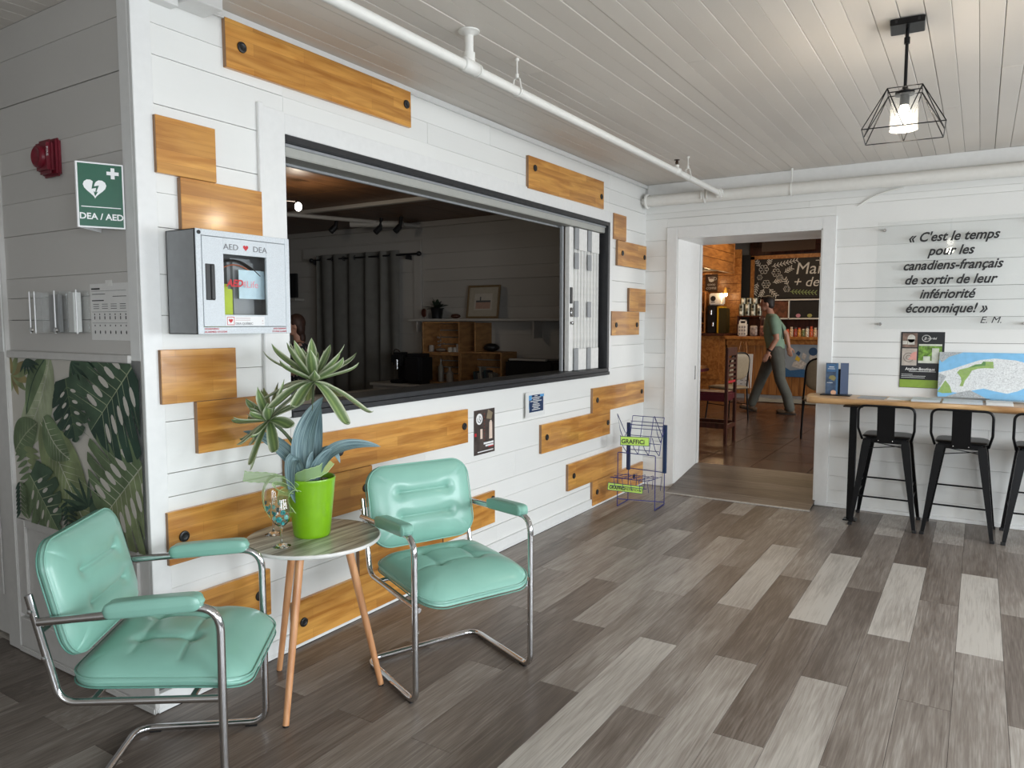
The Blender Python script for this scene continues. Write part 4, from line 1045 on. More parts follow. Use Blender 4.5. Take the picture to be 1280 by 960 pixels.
bleaf([(-.02, .0, .03), (-.025, .15, .06), (-.06, .17, .09), (-.055, .02, .10), (-.035, -.05, .095)], .058, TC-RT*.4)
bleaf([(.02, .0, .02), (.045, .13, .03), (.10, .165, .04), (.19, .175, .02), (.275, .150, .0)], .056, UP*.7+TC*.9)
bleaf([(.012, .0, .03), (.03, .08, .05), (.075, .13, .06), (.10, .15, .05)], .05, TC+UP*.3)
bleaf([(.01, .0, -.02), (.015, .13, -.01), (.055, .165, .0), (.10, .145, .0), (.115, .085, .0)], .042, UP+TC*.4)
bleaf([(-.01, .0, -.01), (-.08, .12, -.02), (-.15, .19, -.02), (-.26, .21, .0)], .06, TC*.8+UP*.7)
bleaf([(.0, .0, .02), (.008, .06, .05), (.010, .11, .05), (.022, .14, .04)], .03)
# lime organza bow on the front left of the pot
bw_ = thing('ribbon_bow', 'sheer lime organza ribbon bow on the front of the lime pot', 'ribbon', tuple(PT(-.06, -.02, .07)), None)
def ribbon(P, w, N, nm='loop'):
    L = bez([PT(*p) for p in P], 26); N = V(N); mb = MB()
    def fn(u, v):
        i = min(26, int(round(u*26))); T = (L[min(i+1, 26)]-L[max(i-1, 0)]).normalized(); S = (N-T*N.dot(T)).normalized(); return L[i]+S*w*(v-.5)*(1+.06*math.sin(u*40))
    mb.grid(26, 3, fn); o = obj(nm, mb, M['organza'], bw_, smooth=180)
    for v_ in (0, 1): obj('edge_wire', MB().ring([fn(i/26, v_) for i in range(27)], .0011, 5), plain('lime wire', (.45, .62, .30), .4), o, smooth=60)
ribbon([(-.03, -.01, .085), (-.08, .10, .09), (-.19, .09, .09), (-.20, -.08, .085), (-.135, -.15, .075), (-.09, -.12, .075)], .04, TC*1+RT*.5)
ribbon([(-.03, -.01, .085), (-.07, .03, .12), (-.10, -.03, .13), (-.06, -.085, .11), (-.035, -.085, .10)], .055, TC*.5+RT)
ribbon([(-.03, -.01, .085), (-.10, .05, .09), (-.16, .03, .09), (-.10, -.02, .10), (-.04, -.02, .09)], .04, TC+UP*.6)
ribbon([(-.03, .0, .085), (-.12, .06, .06), (-.20, .03, .05), (-.245, .045, .05)], .042, UP+TC*.2, 'tail')
ribbon([(-.05, .02, .07), (-.01, .06, .085), (.03, .065, .08), (.06, .05, .06), (.085, .10, .03)], .042, UP*.8, 'tail')
# ---------------------------------------------------------------- wine glasses with turquoise flowers
def glass_mat():
    m, t_, b = nt('clear glass'); setc(b, (.97, .99, .98), .0, trans=1.0, ior=1.45); return m
GL = glass_mat()
TQ = [plain('turquoise petal', (.03, .50, .52), .3, coat=.5), plain('aqua petal', (.25, .70, .66), .3, coat=.5), plain('teal petal', (.01, .20, .22), .4)]
def goblet(cx, cy, label, rot):
    t = thing('wine_glass', label, 'glass', (cx, cy, TOP), 'wine glasses on the round table')
    o_ = [(.0335, 0), (.034, .0015), (.026, .005), (.010, .011), (.0045, .018), (.0035, .03), (.0035, .06), (.005, .072), (.014, .079), (.029, .094), (.037, .113), (.0385, .130), (.0365, .150), (.032, .172), (.030, .183)]
    i_ = [(.029, .183), (.031, .172), (.0353, .150), (.0372, .130), (.0357, .113), (.0275, .0955), (.012, .0815), (0, .0775)]
    obj('glass_body', MB().lathe([(0, 0)]+o_+i_, (cx, cy, TOP), 32), GL, t, smooth=60)
    rn = random.Random(rot)
    for k, (a, z_, s_) in enumerate(((20, .108, .013), (75, .115, .011), (130, .10, .010), (200, .12, .012), (280, .104, .011), (-20, .128, .009), (50, .092, .008))):
        a = R(a+rot); rr = .0275 if z_ > .1 else .021; c_ = V(cx+rr*math.cos(a), cy+rr*math.sin(a), TOP+z_); q = MB()
        for j in range(6): q.ell(c_+V(-math.sin(a)*math.cos(j*PI/3), math.cos(a)*math.cos(j*PI/3), math.sin(j*PI/3))*s_*.5, (s_*.42, s_*.42, s_*.4), 7, 5)
        q.ell(c_, (s_*.4, s_*.4, s_*.4), 7, 5); obj('flower', q, TQ[k % 3], t, smooth=60)
    return t
goblet(.283, -.374, 'wine glass with turquoise flowers nearest the table edge', 195)
goblet(.372, -.222, 'wine glass with teal flowers half hidden behind the front glass', 150)

# ---------------------------------------------------------------- wire newspaper rack
rk = thing('newspaper_rack', 'empty blue wire newspaper rack with lime name plates in the corner', 'rack', (3.92, -.30, 0))
A_, B_, C_, D_ = V(3.795, -.160, 0), V(3.817, -.465, 0), V(4.045, -.455, 0), V(4.028, -.150, 0)   # front-left, front-right, back-right, back-left
Z = lambda p, z_: V(p.x, p.y, z_)
w_ = .0035
q = MB()
q.ring(fillet([Z(A_, .02), Z(A_, .437), Z(B_, .430), Z(B_, .012)], .01, 3), w_, 8)
q.ring([Z(A_, .004), Z(D_, .004)], w_*1.2, 8).ring([Z(B_, .004), Z(C_, .004)], w_*1.2, 8).ring([Z(A_, .02), Z(A_, .004)], w_, 8).ring([Z(B_, .012), Z(B_, .004)], w_, 8)
q.ring([Z(A_, .06), Z(C_, .02)], w_, 8).ring([Z(D_, .004), Z(D_, .64)], w_, 8).ring([Z(C_, .004), Z(C_, .64)], w_, 8).ring([Z(D_, .27), Z(C_, .26)], w_, 8).ring([Z(D_, .63), Z(C_, .63)], w_, 8)
obj('wire_frame', q, M['rackblue'], rk, smooth=60)
for c_ in (D_, C_):
    obj('side_post', MB().bbox(c_.x-.008, c_.x+.008, c_.y-.016, c_.y+.016, .255, .645, .003), M['navy'], rk)
# upper pocket leaning back
bk_ = [V(4.02, -.17, 0), V(4.03, -.44, 0)]
q = MB()
def lrp(a, b, t_): return a+(b-a)*t_
for k in range(5):
    z_ = .66-k*.055; f_ = k*.012; q.ring([Z(bk_[0], z_)-V(f_*1.5, 0, 0), Z(bk_[1], z_)-V(f_*1.5, 0, 0)], .0028, 6)
for k in range(4):
    y_ = -.17-.09*k; q.ring(fillet([V(4.06, y_, .70), V(3.965, y_, .40), V(3.90, y_+.01, .46), V(3.86, y_+.02, .56)], .012, 3), .0028, 6)
q.ring(fillet([V(4.06, -.17, .70), V(4.06, -.44, .70)], .0, 3), .0028, 6)
for y_ in (-.15, -.46): q.ring([V(4.04, y_, .62), V(3.93, y_, .52), V(3.86, y_, .60), V(3.80, y_, .74), V(3.96, y_, .57)], .0028, 6)
obj('upper_pocket', q, M['rackblue'], rk, smooth=60)
q = MB()
for k in range(3):
    x_ = 3.82+k*.065; q.ring([V(x_-.09, -.13, .245), V(x_, -.44, .235)], .0024, 6)
for k in range(5):
    y_ = -.16-.07*k; q.ring([V(3.75, y_, .15), V(3.72, y_, .245), V(3.97, y_-.02, .24), V(4.0, y_, .12)], .0024, 6)
q.ring([V(3.72, -.13, .245), V(3.76, -.42, .235)], .0028, 6).ring([V(3.72, -.13, .18), V(3.76, -.42, .175)], .0024, 6)
obj('lower_pocket', q, M['rackblue'], rk, smooth=60)
def plate(p0, p1, h, word, sz, nm, extra=None):
    p0, p1 = V(p0), V(p1); u = p1-p0; L = u.length; u.normalize(); f = FR(p0, u, (0, 0, 1))
    f.v = (V(0, 0, 1)-u*u.z).normalized(); f.n = f.u.cross(f.v)
    pl = obj('name_plate', MB().prism([(0, 0), (L, 0), (L, h), (0, h)], f.p(0, 0, -.003), f.u, f.v, f.n*.003), M['navy'], rk)
    q_ = MB(); f.rect(q_, .004, L-.004, .004, h-.004, .0006); obj('lime_field', q_, M['signyel'], pl)
    text(word, f, L*.04, h*.22, sz, M['ink'], pl, bold=.0012, sx=.92)
    if extra: text(extra, f, L*.48, h*.26, sz*.85, M['ink'], pl, sx=.72)
plate((3.79, -.180, .495), (3.875, -.39, .490), .072, 'GRAFFiCi', .048, 'a')
plate((3.72, -.105, .140), (3.83, -.36, .115), .062, 'GRAFFiCi', .034, 'b', 'INDÉPENDANT')

# ---------------------------------------------------------------- live-edge bar counter
ct = thing('bar_counter', 'live-edge wooden bar counter on black posts along the far wall', 'counter', (4.5, -3.4, 0))
CZ = .902
yl, yr = -1.435, -5.2
pts = [(XB-.013, yl+.0), (XB-.10, yl+.01), (4.42, yl-.005), (4.345, yl-.025), (4.315, yl-.06)]
n_ = 60
for k in range(1, n_+1):
    y_ = yl-.06+(yr-yl+.06)*k/n_
    x_ = 4.315+.010*math.sin(y_*7)+.007*math.sin(y_*17+1)+.018*math.exp(-((y_+1.97)/.06)**2)-.012*math.exp(-((y_+2.25)/.12)**2)
    pts.append((x_, y_))
pts.append((XB-.013, yr))
mb = MB(); n2 = len(pts); cx_ = 4.52
lv = [(0, .012), (-.004, 0.0), (-.022, -.004), (-.040, .004), (-.048, .020)]
vs = []
for dz_, ins in lv: vs += [(x+(ins if x < XB-.02 else 0), y_, CZ+dz_) for x, y_ in pts]
fs = [tuple(range(n2))] + [tuple(len(lv)*n2-1-k for k in range(n2))]
for i in range(len(lv)-1):
    for k in range(n2): fs.append((i*n2+k, i*n2+(k+1) % n2, (i+1)*n2+(k+1) % n2, (i+1)*n2+k)[::-1])
mb.add(vs, fs); o = obj('slab', mb, M['liveedge'], ct, smooth=50)
for y_ in (-1.786, -3.4, -4.9):
    obj('post', MB().bbox(4.322, 4.370, y_-.024, y_+.024, .008, CZ-.058, .003), M['blackm'], ct)
    obj('foot_plate', MB().bbox(4.30, 4.392, y_-.045, y_+.045, 0.0005, .008, .002).bbox(4.28, 4.41, y_-.065, y_+.065, CZ-.058, CZ-.049, .002), M['blackm'], ct)

# ---------------------------------------------------------------- stools
def stool():
    t = thing('bar_stool', 'black metal bar stool', 'stool', (0, 0, 0), 'black metal stools along the bar counter')
    # x = towards the counter, y = sideways
    sh_, sw = .645, .155
    m1 = MB(); T = Matrix.Translation((0, 0, sh_))
    cu = cushion(.315, .315, .022, .06, [(0, 0, .001, 0, .003, .08)], 20, .1, 0, T, 8); obj('seat', cu, M['blackm'], t, smooth=180)
    obj('seat_rim', MB().bbox(-.140, .140, -.140, .140, sh_-.045, sh_-.006, .012), M['blackm'], t, smooth=40)
    for sx_ in (-1, 1):
        for sy_ in (-1, 1):
            a, b = V(sx_*.128, sy_*.128, sh_-.02), V(sx_*.205, sy_*.205, .012)
            mb = MB(); vs = []
            d_ = (b-a)
            for u in (0, .08, 1):
                p = a+d_*u; w0 = (.030 if u == 0 else .036)*(1-u)+.014*u; th = .004
                # angle-section leg, open towards the inside
                o1 = V(sx_*w0, sy_*w0, 0); vs += [p+V(sx_*w0*.6, sy_*w0*.6, 0), p+V(-sx_*w0, sy_*w0*.6, 0), p+V(-sx_*w0, sy_*(w0*.6-th), 0), p+V(sx_*(w0*.6-th), sy_*(w0*.6-th), 0), p+V(sx_*(w0*.6-th), -sy_*w0, 0), p+V(sx_*w0*.6, -sy_*w0, 0)]
            fs = [(0, 1, 2, 3, 4, 5), tuple(range(17, 11, -1))]
            for i in range(2):
                for k in range(6): fs.append((i*6+k, i*6+(k+1) % 6, (i+1)*6+(k+1) % 6, (i+1)*6+k))
            mb.add(vs, fs); l_ = obj('leg', mb, M['blackm'], t)
            obj('foot_cap', MB().bbox(b.x-.014, b.x+.014, b.y-.014, b.y+.014, 0, .02, .003), M['black'], l_)
    def at(z_, s): k_ = (sh_-.02-z_)/(sh_-.032); return s*(.128+.077*k_)
    q = MB()
    for z_, ys in ((.29, 1), (.215, -1)):
        q.bbox(at(z_, -1), at(z_, 1), at(z_, 1)-.002, at(z_, 1)+.002, z_-.006, z_+.006, .001).bbox(at(z_, -1), at(z_, 1), at(z_, -1)-.002, at(z_, -1)+.002, z_-.006, z_+.006, .001)
    for z_ in (.215,): q.bbox(at(z_, -1)-.002, at(z_, -1)+.002, at(z_, -1), at(z_, 1), z_-.006, z_+.006, .001)
    for z_ in (.29,): q.bbox(at(z_, 1)-.002, at(z_, 1)+.002, at(z_, -1), at(z_, 1), z_-.006, z_+.006, .001)
    obj('foot_rail', q, M['blackm'], t)
    q = MB()
    for s in (-1, 1): T = Matrix.Translation((0, 0, .565+s*.008)) @ Matrix.Rotation(s*PI/4, 4, 'Z'); q.bbox(-.18, .18, -.008, .008, -.002, .002, .001, T)
    obj('cross_brace', q, M['blackm'], t)
    P = fillet([(-.10, .158, sh_-.025), (-.165, .178, sh_+.06), (-.185, .178, sh_+.225), (-.185, -.178, sh_+.225), (-.165, -.178, sh_+.06), (-.10, -.158, sh_-.025)], [0, .03, .05, .05, .03, 0], 6)
    obj('back_hoop', MB().ring(P, .0085, 10), M['blackm'], t, smooth=60)
    T = Matrix.Translation((-.172, 0, sh_+.10)) @ Matrix.Rotation(R(-6), 4, 'Y')
    obj('back_splat', MB().bbox(-.003, .003, -.056, .056, -.135, .125, .002, T), M['blackm'], t)
    q = MB()
    for y_ in (-.045, .045): q.ell((-.164, y_, sh_-.022), (.006, .005, .005), 8, 6)
    obj('rivet', q, M['steel'], t, smooth=60)
    return t
st = stool(); st.location = (4.405, -2.010, 0); st['label'] = 'first bar stool from the doorway, beside the counter post'
copy_tree(st, (4.405, -2.470, 0), R(-1.5), 'second bar stool from the doorway, below the coloured map')
copy_tree(st, (4.40, -2.935, 0), R(0), 'bar stool cut by the right edge of the photo')

# ---------------------------------------------------------------- things on the counter
fB = FR((XB-.003, 0, 0), (0, -1, 0), (0, 0, 1))
bs_ = thing('leaflet_stand', 'small black countertop stand holding blue leaflets at the counter end', 'leaflet stand', (4.56, -1.62, CZ+.0005))
obj('base', MB().bbox(4.50, 4.62, -1.735, -1.520, CZ+.0005, CZ+.008, .003), M['black'], bs_)
obj('back_plate', MB().bbox(4.60, 4.606, -1.70, -1.55, CZ+.008, CZ+.20, .002), M['black'], bs_)
for a, b, nm, mt, lab in ((-1.553, -1.640, 'l', M['navy'], 'blue leaflet with a landscape photo, left in the counter stand'), (-1.655, -1.712, 'r', M['navy'], 'darker blue leaflet turned away, right in the counter stand')):
    f = FR((4.545 if nm == 'l' else 4.565, a, CZ+.009), (0, -1, 0) if nm == 'l' else (.35, -1, 0), (0, 0, 1)); w0 = a-b
    f.o += f.n*(-.0) + V(0, 0, .001); lf = thing('leaflet', lab, 'leaflet', tuple(f.p(w0/2, 0, 0)))
    obj('cover', MB().prism([(0, 0), (w0, 0), (w0, .238), (0, .238)], f.p(0, 0, -.008), f.u, f.v, f.n*.008), M['navy'] if nm == 'r' else plain('leaflet blue', (.06, .095, .16), .4, grain=.35, gs=25), lf)
    if nm == 'l':
        q = MB(); f.rect(q, .006, w0*.8, .17, .23, .0006); f.rect(q, w0*.84, w0, 0, .238, .0006); obj('sky_print', q, plain('leaflet sky', (.07, .16, .30), .4), lf)
        q = MB(); f.poly(q, [(.02, .12), (.06, .10), (.075, .125), (.055, .145), (.03, .14)], .0008); obj('hill_print', q, plain('leaflet hill', (.25, .22, .09), .5), lf)
        q = MB(); f.disc(q, .058, .012, .020, .0008, 14, .018); obj('logo_print', q, plain('leaflet peach', (.75, .42, .26), .5), lf)
        q = MB(); f.rect(q, .022, .058, .205, .210, .001); f.rect(q, .015, .065, .192, .195, .001); f.rect(q, .01, .05, .085, .088, .001); obj('title_print', q, M['white'], lf)
rn = random.Random(3)
for k, (y0, y1, x0, x1, h_, mt, lab) in enumerate(((-1.80, -1.98, 4.38, 4.60, .006, 'grey', 'grey folder lying flat just right of the leaflet stand'), (-1.99, -2.14, 4.40, 4.60, .006, 'paper', 'pale magazine lying flat, second from the leaflet stand'),
        (-2.15, -2.33, 4.36, 4.58, .014, 'ltgrey', 'grey white magazine pile in front of the dark boutique poster'), (-2.345, -2.58, 4.34, 4.56, .016, 'ltgrey', 'magazine pile under the left half of the map'), (-2.60, -2.75, 4.34, 4.56, .020, 'paper', 'white paper pile under the right half of the map'))):
    q = MB()
    for j in range(max(1, int(h_/.0045))): q.bbox(x0+rn.uniform(-.004, .004), x1, y1+rn.uniform(-.003, .003), y0+rn.uniform(-.003, .003), CZ+.0005+j*.0045, CZ+.0045+j*.0045, .0008)
    obj('magazine', q, M[mt], label=lab, cat='magazine', base=True, group='papers lying on the bar counter')
# boutique poster
po = thing('boutique_poster', 'black and green Atelier-Boutique poster partly behind the map', 'poster', (XB-.004, -2.19, .975))
fP = FR((XB-.006, -2.046, .975), (0, -1, 0), (0, 0, 1)); PWd, PHt = .283, .414
obj('sheet', MB().prism([(0, 0), (PWd, 0), (PWd, PHt), (0, PHt)], fP.p(0, 0, -.002), fP.u, fP.v, fP.n*.002), plain('poster charcoal', (.018, .019, .022), .35), po)
q = MB(); fP.rect(q, .002, PWd-.002, .002, .060, .0006); obj('green_band', q, plain('poster olive green', (.25, .38, .05), .45), po)
q = MB(); fP.rect(q, .010, .108, .300, .405, .0006); obj('candle_photo', q, plain('photo brown', (.20, .13, .10), .5, grain=.4, gs=30), po)
q = MB(); fP.disc(q, .068, .365, .026, .001, 16, .03); fP.rect(q, .045, .09, .32, .36, .001); fP.rect(q, .012, .042, .322, .348, .001); obj('pot_print', q, plain('photo cream', (.60, .58, .52), .5, grain=.2), po)
q = MB(); fP.rect(q, .010, .108, .165, .292, .0006); obj('cream_photo', q, plain('photo beige', (.50, .44, .38), .5, grain=.15), po)
q = MB(); fP.circ(q, .055, .225, .033, .006, .001, 20); fP.circ(q, .055, .225, .016, .005, .001, 16); obj('swirl_print', q, plain('photo taupe', (.28, .24, .21), .5), po)
q = MB(); fP.poly(q, [(.107, .27), (.08, .262), (.062, .24), (.07, .232), (.05, .21), (.107, .205)], .0014); obj('hand_print', q, plain('photo skin', (.70, .33, .28), .5), po)
q = MB(); fP.rect(q, .118, .268, .185, .325, .0006); obj('garden_photo', q, plain('photo leaf green', (.15, .28, .04), .5, grain=.7, gs=40), po)
q = MB(); fP.rect(q, .205, .250, .20, .295, .001); fP.rect(q, .15, .195, .20, .235, .001); fP.rect(q, .118, .268, .185, .203, .0009); fP.rect(q, .12, .268, .312, .325, .0009); obj('jar_print', q, plain('photo pale', (.62, .64, .55), .5, grain=.15), po)
q = MB(); fP.circ(q, .165, .367, .026, .006, .001, 24, .023); obj('logo_ring', q, M['offwhite'], po)
text('B', fP, .150, .357, .028, M['offwhite'], po, shear=.3); text('ourdel', fP, .172, .360, .022, M['offwhite'], po, shear=.2, sx=1.0)
text('Atelier-Boutique', fP, .036, .130, .031, M['offwhite'], po, bold=.0005, sx=.92)
q = MB(); fP.rect(q, .06, .235, .120, .1235, .001); fP.rect(q, .012, .085, .098, .101, .001); fP.rect(q, .012, .17, .086, .089, .001); fP.rect(q, .012, .165, .074, .077, .001); obj('fine_print', q, M['paper'], po)
# coloured map
mp_ = thing('region_map', 'coloured regional map board with blue water leaning on the far wall', 'map', (4.60, -2.66, CZ+.021))
fM = FR((4.620, -2.300, CZ+.022), (0, -1, 0), (.055, 0, .325)); MW, MH = .70, .325
obj('board', MB().prism([(0, 0), (MW, 0), (MW, MH), (0, MH)], fM.p(0, 0, -.004), fM.u, fM.v, fM.n*.004), plain('map blue', (.22, .52, .80), .4, grain=.06), mp_)
fM.o = fM.o+fM.n*0
q = MB(); fM.poly(q, [(0, .175), (.08, .20), (.16, .235), (.25, .272), (.34, .285), (.46, .275), (.58, .24), (.64, .16), (.58, .11), (.52, .085), (.48, .06), (.42, .04), (.34, .055), (.28, .07), (.22, .055), (.14, .03), (.06, .04), (0, .08)], .0008); land = obj('land_print', q, plain('map white', (.72, .74, .74), .5, grain=.18, gs=120), mp_)
q = MB(); fM.poly(q, [(0, .045), (.05, .15), (.0, .17)], .0010); fM.poly(q, [(0, .27), (.0, .325), (.15, .325), (.06, .29), (.02, .25)], .001); fM.poly(q, [(.05, 0), (.12, .03), (.20, .055), (.30, 0)], .001); obj('far_shore_print', q, plain('map grey', (.42, .44, .45), .5, grain=.3, gs=120), mp_)
q = MB(); fM.poly(q, [(.115, .178), (.13, .20), (.18, .215), (.225, .24), (.26, .245), (.27, .262), (.33, .262), (.335, .215), (.28, .215), (.24, .21), (.205, .195), (.19, .16), (.165, .12), (.155, .08), (.135, .082), (.145, .115), (.14, .145)], .0012); fM.poly(q, [(0, .035), (.045, .12), (.075, .08), (.09, .03), (.03, .025)], .0012); obj('park_print', q, plain('map green', (.30, .44, .13), .5, grain=.12, gs=60), mp_)
q = MB(); fM.poly(q, [(.18, .213), (.225, .238), (.262, .244), (.27, .262), (.285, .26), (.285, .235), (.25, .228), (.22, .222)], .0015); obj('forest_print', q, plain('map dark green', (.12, .27, .09), .5), mp_)
q = MB(); rn = random.Random(2)
for k in range(150):
    a, b = rn.uniform(.05, .60), rn.uniform(.07, .26)
    if b < .09+.0*a or (b > .16+a*.28): continue
    L_ = rn.uniform(.006, .02); an = rn.uniform(-.5, .7); fM.line(q, [(a, b), (a+L_*math.cos(an), b+L_*math.sin(an))], .0012, .0016)
obj('road_print', q, plain('map ink', (.25, .25, .27), .6), mp_)
obj('clear_stand', MB().box(4.50, 4.60, -2.9, -2.62, CZ+.021, CZ+.024).box(4.545, 4.549, -2.9, -2.62, CZ+.024, CZ+.06), M['acrylic'], mp_)

# ---------------------------------------------------------------- acrylic quotation plaque
pq = thing('quotation_plaque', 'clear acrylic plaque with a black italic French quotation on standoffs', 'plaque', (XB-.04, -2.35, 1.44))
yA_, yB_ = -1.865, -2.865
obj('acrylic_sheet', MB().bbox(XB-.042, XB-.037, yB_, yA_, 1.41, 2.20, .001), M['acrylic'], pq)
for y_, z_ in ((-1.911, 2.143), (-1.905, 1.447), (-2.80, 1.452), (-2.80, 2.147)):
    obj('standoff', MB().lathe([(0, 0), (.008, 0), (.008, .036), (.011, .036), (.011, .044), (.008, .047), (0, .047)], (XB-.001, y_, z_), 16, (-1, 0, 0)), M['steel'], pq, smooth=40)
fq = FR((XB-.042, 0, 0), (0, -1, 0), (0, 0, 1))
for s_, yc_, z_ in (("« C'est le temps", 2.345, 2.045), ("pour les", 2.338, 1.945), ("canadiens-français", 2.345, 1.842), ("de sortir de leur", 2.335, 1.738), ("infériorité", 2.325, 1.635), ("économique! »", 2.32, 1.532)):
    text(s_, fq, yc_, z_, .094, M['ink'], pq, align='CENTER', shear=.32, bold=.0022, sx=.90, n=.001)
text('E. M.', fq, 2.535, 1.455, .066, M['ink'], pq, shear=.32, bold=0, sx=1.0, n=.001)

# ---------------------------------------------------------------- pendant lamp
LX, LY = 1.917, -2.243
lp = thing('pendant_lamp', 'black wire cage pendant lamp with a clear glass cylinder', 'lamp', (LX, LY, 2.2))
ra = R(4)
TL = Matrix.Translation((LX, LY, 0)) @ Matrix.Rotation(ra, 4, 'Z')
obj('canopy', MB().bbox(-.062, .062, -.062, .062, ZC-.026, ZC-.0015, .003, TL), M['blackm'], lp)
q = MB()
for a, b in ((-.03, -.04), (-.03, .04)): q.bbox(-.064, -.062, b-.004, b+.004, ZC-.020, ZC-.008, .001, TL)
obj('canopy_slot', q, M['black'], lp)
obj('rod', MB().cyl((LX, LY, ZC-.026), (LX, LY, 2.405), .0065, n=12).cyl((LX, LY, 2.60), (LX, LY, 2.575), .011, n=12), M['blackm'], lp, smooth=50)
zt_, zb_ = 2.392, 2.222; a_, b_ = .062, .146
tc_ = [TL @ V(x*a_, y_*a_, zt_) for x, y_ in ((-1, -1), (1, -1), (1, 1), (-1, 1))]; bc_ = [TL @ V(x*b_, y_*b_, zb_) for x, y_ in ((-1, -1), (1, -1), (1, 1), (-1, 1))]
q = MB()
for k in range(4):
    j = (k+1) % 4; mt_ = (bc_[k]+bc_[j])/2
    for p0, p1 in ((tc_[k], tc_[j]), (bc_[k], bc_[j]), (tc_[k], bc_[k]), (tc_[k], mt_), (tc_[j], mt_)): q.ring([p0, p1], .0022, 6)
    q.ring([tc_[k]*.5+tc_[j]*.5, V(LX, LY, zt_)], .0025, 6)
obj('cage', q, M['blackm'], lp, smooth=60)
obj('socket', MB().lathe([(0, .0), (.010, .0), (.012, -.01), (.036, -.022), (.036, -.034), (.018, -.036), (.018, -.075), (0, -.075)], (LX, LY, 2.408), 24), M['blackm'], lp, smooth=40)
obj('shade', MB().lathe([(.052, 2.235), (.052, 2.372), (.0495, 2.372), (.0495, 2.235), (.052, 2.235)], (LX, LY, 0), 32), M['cglass'], lp, smooth=40)
obj('bulb', MB().lathe([(0, 0), (.013, .003), (.026, .014), (.030, .030), (.026, .048), (.016, .066), (.014, .078), (0, .078)], (LX, LY, 2.258), 24), emis('lamp glow', (1, .93, .80), 14), lp, smooth=60)

# ---------------------------------------------------------------- pipes
def pflange(mb, x, y_, z_): mb.lathe([(0, 0), (.045, 0), (.045, -.006), (.030, -.010), (.018, -.022), (0, -.022)], (x, y_, z_), 20)
PYy, PZ = -.70, 2.515
pa = thing('sprinkler_pipe', 'thin white ceiling pipe running along the partition wall', 'pipe', (1.5, PYy, PZ))
obj('pipe', MB().ring([(-4.1, PYy, PZ), (4.50, PYy+.0, PZ-.005)], .0215, 16), M['pipe'], pa, smooth=60)
q = MB(); pflange(q, 1.042, PYy, ZC-.001); q.cyl((1.042, PYy, ZC-.02), (1.042, PYy, PZ), .019, n=16); obj('drop', q, M['pipe'], pa, smooth=50)
obj('tee', MB().ring([(.995, PYy, PZ), (1.0, PYy, PZ), (1.085, PYy, PZ), (1.09, PYy, PZ)], [.025, .030, .030, .025], 16).cyl((1.042, PYy, PZ+.02), (1.042, PYy, PZ+.055), .026, n=16).ring([(1.098, PYy, PZ), (1.106, PYy, PZ)], .028, 16), M['pipe'], pa, smooth=50)
def hanger(x):
    q = MB().cyl((x, PYy, ZC-.001), (x, PYy, PZ+.07), .004, n=8).lathe([(0, 0), (.010, 0), (.010, .012), (0, .012)], (x, PYy, ZC-.014), 10).cyl((x, PYy, PZ+.075), (x, PYy, PZ+.055), .009, n=8)
    q.ring([(x, PYy+.026*math.sin(2*PI*k/20), PZ+.026*math.cos(2*PI*k/20)+(.03*(math.cos(2*PI*k/20) > .6))) for k in range(20)], .0042, 6, closed=True)
    obj('hanger', q, M['pipe'], pa, smooth=60)
for x in (1.418, 3.76, -1.2): hanger(x)
obj('sprinkler_fitting', MB().ring([(3.50, PYy, PZ), (3.505, PYy, PZ), (3.56, PYy, PZ), (3.565, PYy, PZ)], [.023, .028, .028, .023], 14).cyl((3.53, PYy, PZ), (3.53, PYy, PZ+.042), .014, n=12), M['pipe'], pa, smooth=50)
obj('sprinkler_head', MB().cyl((3.53, PYy, PZ+.042), (3.53, PYy, PZ+.07), .007, n=8).lathe([(.004, .070), (.020, .074), (.020, .077), (0, .077)], (3.53, PYy, PZ), 12).cyl((3.53, PYy-.012, PZ+.045), (3.53, PYy-.006, PZ+.074), .002, n=6).cyl((3.53, PYy+.012, PZ+.045), (3.53, PYy+.006, PZ+.074), .002, n=6), plain('bronze', (.06, .035, .02), .4, .8), pa, smooth=40)
obj('end_elbow', MB().ring(fillet([(4.46, PYy, PZ-.004), (4.535, PYy, PZ-.006), (4.60, PYy, PZ-.008)], 0, 2), [.026, .027, .02], 14).bbox(4.50, 4.55, PYy-.030, PYy+.030, PZ-.045, PZ+.030, .012), M['pipe'], pa, smooth=50)
QX, QZ = 4.60, 2.508
pb = thing('heating_pipe', 'thick white pipe running under the ceiling across the far wall', 'pipe', (QX, -2.6, QZ))
obj('pipe', MB().ring([(QX, -.12, QZ), (QX, -5.35, QZ-.035)], .0475, 24), M['pipe'], pb, smooth=60)
obj('end_flange', MB().ring([(QX, -.045, QZ), (QX, -.004, QZ)], .030, 16).ring([(QX+.03*0+.055*math.cos(2*PI*k/20), -.05, QZ+.055*math.sin(2*PI*k/20)) for k in range(20)], .012, 8, closed=True).ring([(QX, -.12, QZ), (QX, -.05, QZ)], [.0475, .045], 20), M['pipe'], pb, smooth=50)
for y_ in (-1.247, -3.6):
    z_ = QZ-.035*(-y_-.12)/5.2
    obj('strap_hanger', MB().cyl((QX, y_, ZC-.001), (QX, y_, z_+.05), .005, n=8).ring([(QX+.051*math.cos(2*PI*k/24), y_, z_+.051*math.sin(2*PI*k/24)) for k in range(24)], .004, 6, closed=True).cyl((QX, y_, ZC-.015), (QX, y_, ZC-.001), .010, n=8), M['pipe'], pb, smooth=60)
